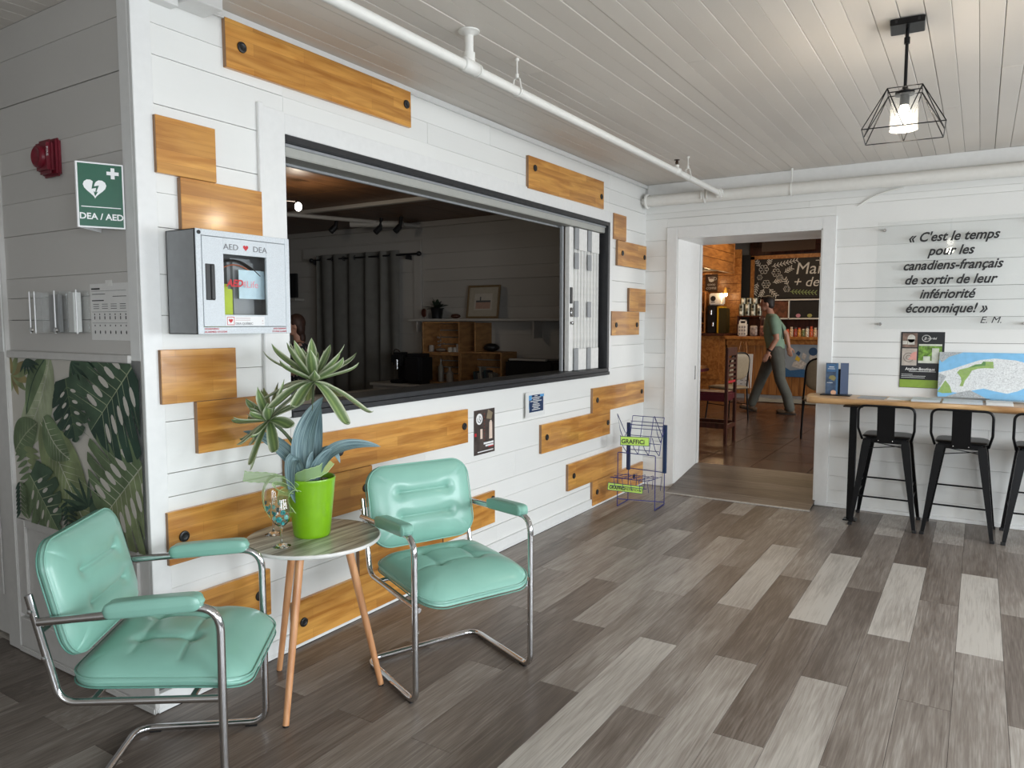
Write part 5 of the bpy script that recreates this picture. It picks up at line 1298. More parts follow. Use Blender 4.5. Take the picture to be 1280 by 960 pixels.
obj('union_bolts', MB().ring([(QX+.052*math.cos(2*PI*k/24), -.56, QZ+.052*math.sin(2*PI*k/24)) for k in range(24)], .008, 6, closed=True).cyl((QX-.06, -.545, QZ-.03), (QX-.06, -.545, QZ+.03), .008, n=8).cyl((QX-.06, -.59, QZ-.03), (QX-.06, -.59, QZ+.03), .008, n=8), M['pipe'], pb, smooth=60)
cbl = obj('cable', MB().ring(bez([(XB-.004, -1.715, 2.345), (XB-.012, -1.75, 2.35), (XB-.015, -1.80, 2.42), (XB-.02, -1.93, 2.44), (XB-.03, -2.02, 2.446)], 16), .006, 8), M['pipe'], label='short white cable curving down from the thick pipe to the wall', cat='cable', smooth=60)

point('pendant_bulb', (LX, LY, 2.20), 11, (1, .86, .68), .03)
for lx, ly, lab in ((-1.15, -4.1, 'pendant lamp behind the camera to the left, seen only in reflections'), (2.1, -4.6, 'pendant lamp behind the camera to the right, seen only in reflections')):
    copy_tree(lp, (lx, ly, 2.2), 0, lab); point('pendant_bulb', (lx, ly, 2.20), 5, (1, .86, .68), .03)

# ---------------------------------------------------------------- office things seen through the serving window
cu = thing('curtain', 'dark grey eyelet curtain hanging on the office wall', 'curtain', (5.05, 3.85, .2))
q = MB(); N_ = 120
def cfn(u, v):
    y_ = 4.55-1.34*u*(1-.0*v); return V(5.06+.028*math.sin(u*2*PI*6+.9*math.sin(7*u))*(.75+.25*v), y_+.02*math.sin(u*30+v*2), 2.30-2.1*v)
q.grid(N_, 8, cfn, False); obj('cloth', q, M['curtain'], cu, smooth=180)
q = MB()
for k in range(7): q.ring([(5.06+.025*math.cos(2*PI*j/12), 4.45-.19*k, 2.245+.025*math.sin(2*PI*j/12)) for j in range(12)], .005, 6, closed=True)
obj('eyelet', q, M['black'], cu)
cr = thing('curtain_rod', 'black curtain rod with a round finial above the grey curtain', 'curtain rod', (5.06, 3.7, 2.24))
obj('rod', MB().cyl((5.06, 4.62, 2.245), (5.06, 2.92, 2.245), .011, n=10), M['black'], cr, smooth=50)
obj('finial', MB().ell((5.06, 2.89, 2.245), (.028, .032, .028), 12, 8).ell((5.06, 4.64, 2.245), (.028, .032, .028), 12, 8), M['black'], cr, smooth=60)
obj('bracket', MB().bbox(5.05, 5.15, 3.07, 3.085, 2.19, 2.24, .002).bbox(5.05, 5.15, 4.58, 4.595, 2.19, 2.24, .002), M['black'], cr)
ws = thing('wall_shelf', 'long thin pale shelf on the office wall above the crates', 'shelf', (5.05, 1.9, 1.475))
obj('board', MB().bbox(4.93, 5.16, .95, 2.95, 1.478, 1.505, .003), M['officew'], ws)
obj('bracket', MB().bbox(4.98, 5.16, 1.32, 1.34, 1.30, 1.478, .002).bbox(4.98, 5.16, 2.86, 2.88, 1.36, 1.478, .002), M['officew'], ws)
pf_ = thing('framed_picture', 'framed beach picture in a wide mat standing on the office shelf', 'picture', (5.08, 2.0, 1.506))
TP = Matrix.Translation((5.03, 2.0, 1.507)) @ Matrix.Rotation(R(8), 4, 'Y')
fw, fh = .42, .36
q = MB()
for b in ((-.008, .012, -fw/2, fw/2, 0, .022), (-.008, .012, -fw/2, fw/2, fh-.022, fh), (-.008, .012, -fw/2, -fw/2+.022, .022, fh-.022), (-.008, .012, fw/2-.022, fw/2, .022, fh-.022)): q.bbox(*b, .003, TP)
obj('frame', q, plain('old gold frame', (.20, .13, .06), .4), pf_)
obj('mat_board', MB().box(.002, .008, -fw/2+.02, fw/2-.02, .02, fh-.02, TP), plain('mat board', (.42, .37, .29), .7), pf_)
q = MB(); q.box(-.0005, .0015, -.115, .115, .09, .27, TP); obj('picture_sheet', q, plain('picture cream', (.52, .47, .40), .7), pf_)
q = MB(); q.box(-.0015, -.0008, -.095, .095, .105, .175, TP); obj('sand_print', q, plain('sand print', (.42, .26, .20), .7), pf_)
q = MB(); q.box(-.0015, -.0008, -.095, .095, .175, .195, TP).box(-.002, -.001, .03, .045, .19, .235, TP).box(-.002, -.001, -.05, .02, .178, .188, TP); obj('sea_print', q, plain('sea print', (.10, .10, .10), .7), pf_)
fp = thing('office_plant', 'small dark leafy plant in a dark pot on the left end of the office shelf', 'plant', (5.04, 2.62, 1.506))
obj('pot', MB().lathe([(0, 0), (.055, 0), (.07, .11), (.074, .115), (.066, .115), (0, .1)], (5.04, 2.62, 1.506), 20), M['black'], fp, smooth=40)
rn = random.Random(6)
for k in range(26):
    a = rn.uniform(0, 2*PI); e = rn.uniform(.1, 1.3); L = rn.uniform(.08, .17); c0 = V(5.04, 2.62, 1.615); d_ = V(math.cos(a)*math.cos(e), math.sin(a)*math.cos(e), math.sin(e))
    obj('leaf', leaf([c0, c0+d_*L*.6, c0+d_*L-UP*.02], .045, UP+d_*.2, .2, n=6, m=2), plain('dark leaf', (.03, .05, .028), .6), fp, smooth=180)
obj('ornament', MB().ell((5.03, 2.80, 1.572), (.012, .04, .05), 16, 8).cyl((5.03, 2.80, 1.506), (5.03, 2.80, 1.53), .006), M['darkbrown'], label='round dark ornament at the left end of the office shelf', cat='ornament', smooth=60, base=True)
obj('stone', MB().ell((5.0, 2.33, 1.532), (.045, .06, .026), 14, 8), M['darkbrown'], label='brown stone between the plant and the framed picture', cat='stone', smooth=60, base=True)
# crates used as shelves on a sideboard
sb = thing('sideboard', 'low pale sideboard under the crates along the office wall', 'sideboard', (4.9, 1.9, 0))
obj('body', MB().bbox(4.55, 5.14, .9, 3.15, .05, .77, .004), M['officew'], sb); obj('top', MB().bbox(4.52, 5.15, .88, 3.17, .77, .80, .004), M['officew'], sb)
def crate(y0, y1, z0, z1, label, open_=True):
    t = thing('wooden_crate', label, 'crate', (4.95, (y0+y1)/2, z0), 'wooden crates used as office shelves'); x0, x1, th = 4.80, 5.10, .016
    obj('bottom', MB().bbox(x0, x1, y0, y1, z0, z0+th, .002), M['crate'], t); obj('top', MB().bbox(x0, x1, y0, y1, z1-th, z1, .002), M['crate'], t)
    for y_ in (y0, y1-th): obj('side', MB().bbox(x0, x1, y_, y_+th, z0+th, z1-th, .002), M['crate'], t)
    n_ = 4; h_ = (z1-z0-2*th)/n_
    for k in range(n_): obj('back_slat', MB().bbox(x1-.010, x1, y0+th, y1-th, z0+th+k*h_+.006, z0+th+(k+1)*h_-.006, .002), M['crate'], t)
crate(2.135, 2.64, .802, 1.125, 'tall stack wooden crate holding bottles, lower left')
crate(2.135, 2.64, 1.127, 1.470, 'wooden crate right under the office shelf, upper left')
crate(1.60, 2.128, .802, 1.155, 'wooden crate holding upright books, lower right')
obj('pine_board', MB().bbox(4.80, 5.10, 1.92, 1.94, 1.157, 1.46, .002), M['crate'], label='upright pine board standing on the right crate', cat='board', base=True)
rn = random.Random(8)
ORD = ['first', 'second', 'third', 'fourth', 'fifth', 'sixth', 'seventh', 'eighth', 'ninth', 'tenth', 'eleventh', 'twelfth', 'thirteenth', 'last']
for k in range(9):
    y_ = 1.95-k*.030; hh = rn.uniform(.11, .19); T = Matrix.Translation((4.86, y_, .8185)) @ Matrix.Rotation(R(-4-k*1.2), 4, 'X')
    c_ = rn.choice([(.04, .04, .05), (.25, .22, .18), (.08, .03, .03), (.03, .06, .07), (.30, .28, .24)])
    obj('book', MB().bbox(-.045, .06, -.011, .011, 0.002, hh, .002, T), plain('book %d' % (k % 5), c_, .6), label=ORD[k]+' thin book from the left, leaning in the lower right crate', cat='book', group='books leaning in the lower right crate', base=True)
def bottle(x, y_, z_, h_, r_, col, label, name='bottle'):
    t = obj(name, MB().lathe([(0, 0), (r_, 0), (r_, h_*.62), (r_*.35, h_*.8), (r_*.35, h_*.95), (r_*.42, h_*.95), (r_*.42, h_), (0, h_)], (x, y_, z_), 14), plain('bottle '+label[:9], col, .25), label=label, cat='bottle', base=True, smooth=40); return t
bottle(4.86, 2.43, .819, .25, .032, (.22, .20, .17), 'clear tall bottle in the lower left crate')
bottle(4.86, 2.31, .819, .16, .040, (.28, .24, .20), 'short wide bottle beside the tall bottle in the crate')
for k, (y_, h_, r_, c_) in enumerate(((2.56, .07, .03, (.35, .30, .26)), (2.30, .05, .028, (.55, .5, .42)), (2.24, .05, .022, (.5, .45, .4)), (2.20, .09, .018, (.45, .4, .36)))):
    obj('jar', MB().lathe([(0, 0), (r_, 0), (r_*1.05, h_*.5), (r_*.9, h_), (0, h_)], (4.86, y_, 1.144), 14), plain('jar %d' % k, c_, .5), label=('brown cup alone at the left of the upper crate', 'pale round cup near the right of the upper crate', 'small pale jar right of the round cup', 'tall thin jar at the right end of the upper crate')[k], cat='jar', base=True, smooth=40)
q = MB(); q.ell((4.86, 2.43, 1.165), (.03, .07, .02), 10, 6)
for k in range(7): q.ell((4.86, 2.43+rn.uniform(-.05, .05), 1.20+rn.uniform(0, .14)), (.012, .014, .012), 6, 4)
q.cyl((4.86, 2.43, 1.17), (4.86, 2.43, 1.33), .003, n=6); obj('dried_flowers', q, plain('dried', (.25, .2, .16), .7), label='small dried flower bunch in the upper crate', cat='flowers', base=True, smooth=60)
obj('cap', MB().ell((4.9, 1.79, 1.201), (.08, .09, .045), 14, 8), M['black'], label='black cap lying on top of the right crate', cat='cap', smooth=60, base=True)
pr = thing('printer', 'wide black printer on the sideboard beside the shutter', 'printer', (4.9, 1.2, .802))
obj('body', MB().bbox(4.68, 5.08, .93, 1.48, .802, 1.09, .02), M['black'], pr); obj('tray', MB().bbox(4.66, 4.70, 1.0, 1.42, 1.085, 1.105, .003), M['officew'], pr)
cm = thing('coffee_maker', 'black pod coffee maker with a chrome spout by the curtain', 'coffee maker', (4.6, 2.68, .80))
obj('body', MB().bbox(4.55, 4.80, 2.47, 2.72, .802, 1.13, .04), M['black'], cm, smooth=40)
obj('head', MB().bbox(4.55, 4.72, 2.73, 2.90, 1.00, 1.14, .03).bbox(4.55, 4.75, 2.73, 2.90, .802, .84, .01).bbox(4.68, 4.75, 2.73, 2.90, .84, 1.0, .01), M['black'], cm, smooth=40)
obj('spout', MB().cyl((4.56, 2.80, 1.06), (4.56, 2.80, .96), .025, n=14).ring(bez([(4.56, 2.86, 1.13), (4.56, 2.82, 1.20), (4.56, 2.76, 1.15)], 8), .008, 8), M['steel'], cm, smooth=50)
dk = thing('office_desk', 'office desk with loose papers just behind the window sill', 'desk', (3.9, 2.3, 0))
obj('top', MB().bbox(3.3, 4.35, 1.5, 2.90, .72, .76, .004), M['officew'], dk)
for x_, y_ in ((3.36, 1.56), (3.36, 2.84), (4.29, 1.56), (4.29, 2.84)): obj('leg', MB().bbox(x_-.025, x_+.025, y_-.025, y_+.025, 0, .72, .003), M['grey'], dk)
for k in range(4):
    T = Matrix.Translation((3.95+.02*k, 1.68+.345*k, .7605)) @ Matrix.Rotation((.1, -.15, .2, -.1)[k], 4, 'Z')
    obj('paper_stack', MB().bbox(-.15, .15, -.105, .105, 0, .006+.012*(k % 2 == 0), .001, T), M['officew'], label=('rightmost paper stack on the office desk', 'paper stack right of the middle of the office desk', 'paper stack left of the middle of the office desk', 'leftmost paper stack on the office desk')[k], cat='papers', base=True)
bn = [(0.83, .10, (.55, .55, .62)), (.865, .085, (.42, .42, .47)), (.90, .05, (.30, .30, .33))]
dk2 = thing('front_desk', 'desk top directly behind the left end of the window sill', 'desk', (1.3, .6, 0))
obj('top', MB().bbox(.5, 2.6, .25, .95, .72, .76, .004), M['officew'], dk2)
for x_, y_ in ((.56, .31), (.56, .89), (2.54, .31), (2.54, .89)): obj('leg', MB().bbox(x_-.025, x_+.025, y_-.025, y_+.025, 0, .72, .003), M['grey'], dk2)
for k, (x_, c_) in enumerate(((.80, (.16, .16, .19)), (.86, (.40, .40, .47)), (.92, (.05, .05, .06)), (.98, (.30, .30, .34)))):
    b_ = thing('binder', ('dark grey ring binder, leftmost behind the sill', 'lilac grey ring binder behind the plant', 'black ring binder between the two pale binders', 'pale grey ring binder, rightmost of the row')[k], 'binder', (x_, .42, .761), 'ring binders behind the window sill')
    obj('cover', MB().bbox(x_-.027, x_+.027, .29, .55, .761, 1.20-.02*k, .003), plain('binder %d' % k, c_, .5), b_)
    obj('finger_ring', MB().ring([(x_+.013*math.cos(2*PI*j/14), .289, .85+.013*math.sin(2*PI*j/14)) for j in range(14)], .002, 6, closed=True), M['steel'], b_)
ck = thing('office_chair', 'black office chair back with a pale rim behind the sill', 'chair', (1.35, .98, 0))
obj('backrest', cushion(.44, .46, .07, .14, (), 20, .3, 0, Matrix.Translation((1.38, 1.15, .93)) @ Matrix.Rotation(R(80), 4, 'X')), M['black'], ck, smooth=180)
obj('seat', cushion(.46, .46, .08, .14, (), 20, .3, 0, Matrix.Translation((1.38, 1.40, .48))), M['black'], ck, smooth=180)
obj('stem', MB().cyl((1.38, 1.40, .06), (1.38, 1.40, .45), .03).cyl((1.38, 1.20, .5), (1.38, 1.17, .8), .02), M['black'], ck)
q = MB()
for k in range(5): a = 2*PI*k/5; q.ring([(1.38, 1.40, .08), (1.38+.28*math.cos(a), 1.40+.28*math.sin(a), .05)], [.03, .018], 8).ell((1.38+.28*math.cos(a), 1.40+.28*math.sin(a), .026), (.026, .026, .026), 8, 6)
obj('star_base', q, M['black'], ck)
obj('monitor', MB().bbox(5.10, 5.14, 4.98, 5.35, 1.79, 2.10, .004), M['black'], label='small black screen on the office wall left of the curtain', cat='screen')
obj('wall_ledge', MB().bbox(5.02, 5.17, 4.90, 5.5, 1.745, 1.775, .003), M['officew'], label='pale ledge under the small black screen', cat='shelf')
# ceiling lights and pipe fittings of the office
ol = thing('office_ceiling_light', 'bare-bulb office spotlight glowing on a thin arm', 'lamp', (2.70, 2.2, 2.4))
obj('arm', MB().cyl((2.62, 2.28, 2.45), (2.15, 2.35, 2.45), .006, n=8).cyl((2.62, 2.28, 2.45), (2.66, 2.20, 2.44), .005, n=8).cyl((2.15, 2.35, 2.45), (2.15, 2.35, 2.61), .01, n=8), M['officew'], ol)
obj('bulb', MB().ell((2.69, 2.195, 2.40), (.028, .028, .035), 14, 10), emis('office bulb glow', (1, .95, .85), 25), ol, smooth=60)
point('office_bulb', (2.69, 2.195, 2.33), 10, (1, .86, .68), .03)
op = thing('office_pipe', 'pale pipe crossing the office ceiling with black spotlights', 'pipe', (4.4, 3.2, 2.55))
obj('pipe', MB().cyl((2.6, 3.9, 2.56), (5.10, 2.9, 2.56), .022).cyl((4.45, 3.35, 2.54), (4.75, 2.85, 2.54), .035), M['officew'], op, smooth=60)
q = MB()
for x_, y_ in ((4.30, 3.40), (4.62, 3.05), (4.66, 2.80)): q.cyl((x_, y_, 2.60), (x_-.02, y_, 2.50), .02).cyl((x_-.02, y_, 2.50), (x_-.07, y_+.03, 2.44), .032)
obj('spotlight', q, M['black'], op, smooth=50)

# ---------------------------------------------------------------- people
def remesh(name, mb, mat, parent, vox, smooth_it=2, label=None):
    me = mb.mesh(name, [mat]); o = bpy.data.objects.new(name, me); C.objects.link(o)
    m1 = o.modifiers.new('r', 'REMESH'); m1.mode = 'VOXEL'; m1.voxel_size = vox
    m2 = o.modifiers.new('s', 'SMOOTH'); m2.iterations = smooth_it; m2.factor = .5
    dg = bpy.context.evaluated_depsgraph_get(); dg.update(); ev = o.evaluated_get(dg)
    me2 = bpy.data.meshes.new_from_object(ev); bpy.data.objects.remove(o)
    me2.name = name
    xs = [0]*(3*len(me2.vertices)); me2.vertices.foreach_get('co', xs)
    c = V(sum(xs[0::3]), sum(xs[1::3]), sum(xs[2::3]))/max(1, len(me2.vertices))
    me2.transform(Matrix.Translation(-c)); me2.materials.clear(); me2.materials.append(mat)
    me2.polygons.foreach_set('use_smooth', [True]*len(me2.polygons))
    o = bpy.data.objects.new(name, me2); C.objects.link(o); o.parent = parent; o.location = c-(wloc(parent) if parent else V(0, 0, 0))
    if label: o['label'] = label
    return o
def limb(mb, pts, rads, n=14, flat=1.0): mb.ring(pts, rads, n, flat=flat); [mb.ell(p, (r*.98, r*.98, r*.98), 12, 8) for p, r in zip(pts, rads)]
def hand(mb, w, d, side, curl=.5, s=1.0):
    """w wrist, d direction, side palm lateral"""
    w, d, side = V(w), V(d).normalized(), V(side).normalized(); nrm = d.cross(side).normalized()
    pc = w+d*.045*s
    T = Matrix((side, nrm, d)).transposed().to_4x4(); mb.ell(pc, (.042*s, .018*s, .055*s), 12, 8, T)
    for k, (o_, L) in enumerate(((-.030, .070), (-.010, .080), (.010, .074), (.028, .058))):
        b = pc+side*o_*s+d*.038*s; p1 = b+(d+nrm*curl*.3).normalized()*L*.45*s; p2 = p1+(d+nrm*curl*1.1).normalized()*L*.32*s; p3 = p2+(d+nrm*curl*2.0).normalized()*L*.25*s
        mb.ring([b, p1, p2, p3], [.0095*s, .009*s, .008*s, .0065*s], 8)
    b = pc-side*.036*s-d*.015*s; mb.ring([b, b+(-side*.7+d*.8+nrm*.4)*.035*s, b+(-side*.6+d*1.5+nrm*.8)*.045*s], [.012*s, .0105*s, .008*s], 8)
# man walking: faces +y (to the left in the photo), slightly away. Local axes: f forward, s his left/right
man = thing('person', 'man in a sage t-shirt and grey trousers walking past the café counter', 'person', (9.75, .02, E_))
F_ = V(-.10, 1, 0).normalized(); S_ = V(1, .10, 0).normalized()      # S_ = away from camera (his right)
O_ = V(9.75, .0, E_)
def mp(f, s, z): return O_+F_*f+S_*s+V(0, 0, z)
hip, kneeF, ankF = mp(.02, -.09, .93), mp(.10, -.085, .50), mp(-.16, -.08, .10)
# near leg (left, camera side) trails back; far leg steps forward
nearL = [mp(-.02, -.10, .92), mp(-.06, -.11, .72), mp(-.09, -.11, .50), mp(-.19, -.115, .28), mp(-.235, -.115, .09)]
farL = [mp(.02, .10, .92), mp(.11, .10, .72), mp(.19, .10, .52), mp(.27, .10, .30), mp(.33, .10, .12)]
rl = [.088, .080, .058, .050, .040]
torso = [mp(.0, 0, .90), mp(.01, 0, 1.0), mp(.03, 0, 1.12), mp(.05, 0, 1.26), mp(.055, 0, 1.38), mp(.07, 0, 1.45)]
head_c = mp(.135, -.0, 1.615)
b = MB()
for P, rr in ((nearL, rl), (farL, rl)): limb(b, P, rr)
def oval(mb, P, A, B, n=20):
    for p, a_, b_ in zip(P, A, B): pass
    vs = []; fs = []
    for p, a_, b_ in zip(P, A, B):
        for k in range(n): vs.append(V(p)+S_*a_*math.cos(2*PI*k/n)+F_*b_*math.sin(2*PI*k/n))
    for i in range(len(P)-1):
        for k in range(n): fs.append((i*n+k, i*n+(k+1) % n, (i+1)*n+(k+1) % n, (i+1)*n+k))
    fs += [tuple(range(n))[::-1], tuple((len(P)-1)*n+k for k in range(n))]; mb.add(vs, fs)
oval(b, torso, [.155, .150, .155, .175, .18, .09], [.11, .115, .12, .118, .10, .06])
limb(b, [mp(.07, 0, 1.42), mp(.10, 0, 1.50), mp(.115, 0, 1.56)], [.060, .054, .052])
shN, elN, wrN = mp(.02, -.185, 1.38), mp(-.04, -.235, 1.10), mp(.07, -.235, .90)
shF, elF, wrF = mp(.06, .185, 1.38), mp(-.12, .22, 1.16), mp(-.16, .21, .98)
limb(b, [shN, (shN+elN)/2, elN, (elN+wrN)/2, wrN], [.056, .050, .040, .036, .027]); limb(b, [shF, (shF+elF)/2, elF, (elF+wrF)/2, wrF], [.056, .050, .040, .036, .027])
hand(b, wrN, wrN-elN+V(0, 0, -.05), F_, .5); hand(b, wrF, wrF-elF+V(0, 0, -.05), F_, .5)
# head with face towards +F
Th = Matrix((S_, F_, V(0, 0, 1))).transposed().to_4x4()
b.ell(head_c+V(0, 0, .012), (.074, .094, .100), 20, 14, Th); b.ell(head_c+F_*.030-V(0, 0, .060), (.052, .062, .050), 16, 10, Th)
b.ring([head_c+F_*.088+V(0, 0, .012), head_c+F_*.112-V(0, 0, .022), head_c+F_*.092-V(0, 0, .032)], [.010, .015, .010], 8)
for s in (-1, 1):
    b.ell(head_c+S_*s*.076+F_*-.005-V(0, 0, .008), (.010, .020, .030), 8, 6, Th); b.ell(head_c+S_*s*.03+F_*.084+V(0, 0, .018), (.018, .010, .008), 8, 6, Th)
b.ell(head_c+F_*.086-V(0, 0, .055), (.024, .010, .006), 8, 6, Th); b.ell(head_c+F_*.078-V(0, 0, .064), (.02, .010, .006), 8, 6, Th); b.ell(head_c+F_*.072-V(0, 0, .092), (.022, .018, .016), 8, 6, Th)
for P in (nearL, farL): b.ell(P[-1]+F_*.06-V(0, 0, .045), (.038, .10, .032), 12, 8, Th)
body_ = remesh('body', b, M['skin'], man, .0075, 2)
q = MB()
for s in (-1, 1): q.ell(head_c+S_*s*.031+F_*.089+V(0, 0, .014), (.010, .006, .005), 8, 6, Th)
obj('eyes', q, M['ink'], man, smooth=60)
h = MB(); h.ell(head_c+V(0, 0, .032)-F_*.016, (.082, .094, .092), 20, 14, Th); h.ell(head_c-F_*.050-V(0, 0, .02), (.068, .056, .066), 16, 10, Th); h.ell(head_c+F_*.045+V(0, 0, .085), (.06, .045, .03), 12, 8, Th)
remesh('hair', h, M['hair'], man, .008, 1)
t_ = MB()
oval(t_, [mp(-.0, 0, .955), mp(.005, 0, 1.02), mp(.03, 0, 1.12), mp(.05, 0, 1.26), mp(.05, 0, 1.36), mp(.062, 0, 1.43), mp(.075, 0, 1.465)], [.178, .172, .172, .188, .192, .15, .085], [.132, .135, .138, .132, .118, .085, .066])
for sh_, el_ in ((shN, elN), (shF, elF)): limb(t_, [sh_, sh_.lerp(el_, .35), sh_.lerp(el_, .62)], [.070, .070, .067])
remesh('t_shirt', t_, M['shirt'], man, .010, 3)
t_ = MB()
oval(t_, [mp(-.02, 0, .80), mp(-.0, 0, .90), mp(.0, 0, .985)], [.165, .168, .165], [.125, .132, .125])
limb(t_, nearL, [.105, .098, .078, .074, .072]); limb(t_, farL, [.105, .098, .078, .072, .068])
remesh('trousers', t_, M['trous'], man, .011, 2)
for P, pitch, nm in ((nearL, 0, 'a'), (farL, 12, 'b')):
    a = P[-1]; c0 = V(a.x, a.y, E_+(.0 if nm == 'a' else .0)); T = Matrix.Translation(c0) @ Th @ Matrix.Rotation(R(pitch), 4, 'X')
    s_ = MB(); s_.ell(T @ V(0, .02, .055), (.046, .065, .05), 12, 8, Th); s_.ell(T @ V(0, .11, .040), (.046, .085, .034), 12, 8, Th); s_.ell(T @ V(0, -.03, .04), (.040, .05, .04), 12, 8, Th)
    so = remesh('shoe', s_, M['shoe'], man, .009, 2)
    obj('sole', MB().prism([(.04*math.cos(2*PI*k/18)*(1.1 if math.sin(2*PI*k/18) > 0 else .9), .05+.14*math.sin(2*PI*k/18)) for k in range(18)], T @ V(0, 0, .002), T.to_3x3() @ V(1, 0, 0), T.to_3x3() @ V(0, 1, 0), T.to_3x3() @ V(0, 0, .016)), M['sole'], so)
obj('strap', MB().ring(fillet([mp(.18, -.02, 1.20), mp(.12, .12, 1.44), mp(-.02, .10, 1.43), mp(-.10, -.02, 1.22), mp(-.12, -.10, 1.10)], .05, 5), .009, 8), M['black'], man, smooth=60)
obj('watch', MB().ring([wrN.lerp(elN, .12), wrN.lerp(elN, .22)], .033, 14), M['black'], man, smooth=60)
# woman half hidden behind the sill
F_ = V(-.75, .62, 0).normalized(); S_ = V(F_.y, -F_.x, 0); O_ = V(3.75, 3.42, 0)
wo = thing('person', 'woman in a dark floral blouse behind the serving window, partly hidden', 'person', (3.75, 3.42, 0))
Th = Matrix((S_, F_, V(0, 0, 1))).transposed().to_4x4(); b = MB()
for s in (-1, 1):
    limb(b, [mp(0, s*.09, .85), mp(0, s*.09, .46), mp(0, s*.09, .09)], [.08, .052, .036]); b.ell(mp(.05, s*.09, .035), (.038, .11, .035), 12, 8, Th)
oval(b, [mp(0, 0, .80), mp(0, 0, .92), mp(0, 0, 1.05), mp(0, 0, 1.17), mp(0, 0, 1.27)], [.15, .14, .14, .155, .08], [.11, .105, .11, .11, .05])
limb(b, [mp(0, 0, 1.24), mp(.02, 0, 1.34)], [.05, .046]); hc = mp(.04, 0, 1.43)
b.ell(hc+V(0, 0, .01), (.07, .088, .10), 18, 12, Th); b.ell(hc+F_*.03-V(0, 0, .055), (.048, .056, .045), 14, 8, Th); b.ring([hc+F_*.08+V(0, 0, .01), hc+F_*.105-V(0, 0, .022), hc+F_*.085-V(0, 0, .03)], [.009, .013, .009], 8)
b.ell(hc+F_*.08-V(0, 0, .055), (.022, .010, .008), 8, 6, Th)
for s in (-1, 1):
    a_, e_, w2 = mp(.0, s*.175, 1.21), mp(.03, s*.235, .97), mp(.24, s*.12, .93); limb(b, [a_, (a_+e_)/2, e_, (e_+w2)/2, w2], [.052, .05, .042, .038, .026]); hand(b, w2, F_-S_*s*.4, V(0, 0, 1), .4, .9)
    b.ell(hc+S_*s*.072-V(0, 0, .01), (.010, .018, .028), 8, 6, Th)
remesh('body', b, M['skin'], wo, .009, 2)
q = MB()
for s in (-1, 1): q.ell(hc+S_*s*.03+F_*.083+V(0, 0, .012), (.009, .006, .005), 8, 6, Th)
obj('eyes', q, M['ink'], wo)
h = MB(); h.ell(hc+V(0, 0, .03)-F_*.02, (.082, .092, .095), 18, 12, Th); h.ell(hc-F_*.05-V(0, 0, .03), (.075, .055, .09), 16, 10, Th); h.ell(hc-F_*.07-V(0, 0, .13), (.055, .04, .07), 12, 8, Th)
remesh('hair', h, plain('brown hair', (.05, .022, .014), .6, grain=.3), wo, .009, 1)
def floral():
    m, t, b_ = nt('floral fabric'); v = t.nodes.new('ShaderNodeTexVoronoi'); v.inputs['Scale'].default_value = 26
    t.links.new(mapping(t), v.inputs['Vector']); r = ramp(t, v.outputs['Distance'], [(.18, (.55, .20, .22)), (.30, (.50, .45, .40)), (.36, (.02, .02, .025))]); t.links.new(r.outputs[0], b_.inputs['Base Color']); setc(b_, None, .8); return m
t_ = MB(); oval(t_, [mp(0, 0, .78), mp(0, 0, .92), mp(0, 0, 1.05), mp(0, 0, 1.17), mp(0, 0, 1.255)], [.178, .165, .162, .178, .11], [.135, .128, .132, .125, .07])
for s in (-1, 1): limb(t_, [mp(.0, s*.165, 1.20), mp(.012, s*.195, 1.12), mp(.02, s*.215, 1.06)], [.066, .066, .064])
remesh('blouse', t_, floral(), wo, .010, 2)
t_ = MB()
for s in (-1, 1): limb(t_, [mp(0, s*.09, .82), mp(0, s*.09, .46), mp(0, s*.09, .12)], [.10, .072, .058])
remesh('trousers', t_, M['black'], wo, .012, 2)

# ---------------------------------------------------------------- café things
cc = thing('cafe_counter', 'long pine café counter with upright boards and a thick top', 'counter', (11.9, -.3, E_))
for k in range(26):
    y_ = 1.28-.125*k; obj('front_board', MB().bbox(11.70, 11.72, y_-.120, y_, E_+.08, 1.17, .003), M['pinev'], cc)
obj('top', MB().bbox(11.60, 12.25, -2.0, 1.30, 1.175, 1.225, .008), M['pine'], cc)
obj('rail', MB().bbox(11.685, 11.70, -2.0, 1.29, 1.07, 1.175, .004), M['pine'], cc)
obj('body', MB().box(11.72, 12.2, -2.0, 1.28, E_, 1.17), M['pinev'], cc)
obj('kick_board', MB().bbox(11.71, 11.72, -2.0, 1.28, E_, E_+.08, .002), M['grey'], cc)
c2 = thing('side_counter', 'pine side counter with a panelled cabinet door at the left of the café', 'counter', (11.9, 1.75, E_))
obj('body', MB().bbox(11.66, 12.6, 1.31, 2.25, E_, 1.235, .004), M['pine'], c2); obj('top', MB().bbox(11.58, 12.61, 1.31, 2.26, 1.237, 1.272, .006), M['darkbrown'], c2)
dd = obj('cabinet_door', MB().bbox(11.635, 11.66, 1.40, 2.0, .45, 1.17, .005), M['pine'], c2); obj('door_panel', MB().bbox(11.622, 11.636, 1.48, 1.92, .53, 1.09, .008), M['pine'], dd)
obj('pet_leash_bag', MB().ell((11.60, 1.93, .93), (.02, .07, .09), 10, 8), M['offwhite'], label='small grey and white bag hanging on the cabinet door', cat='bag', smooth=60)
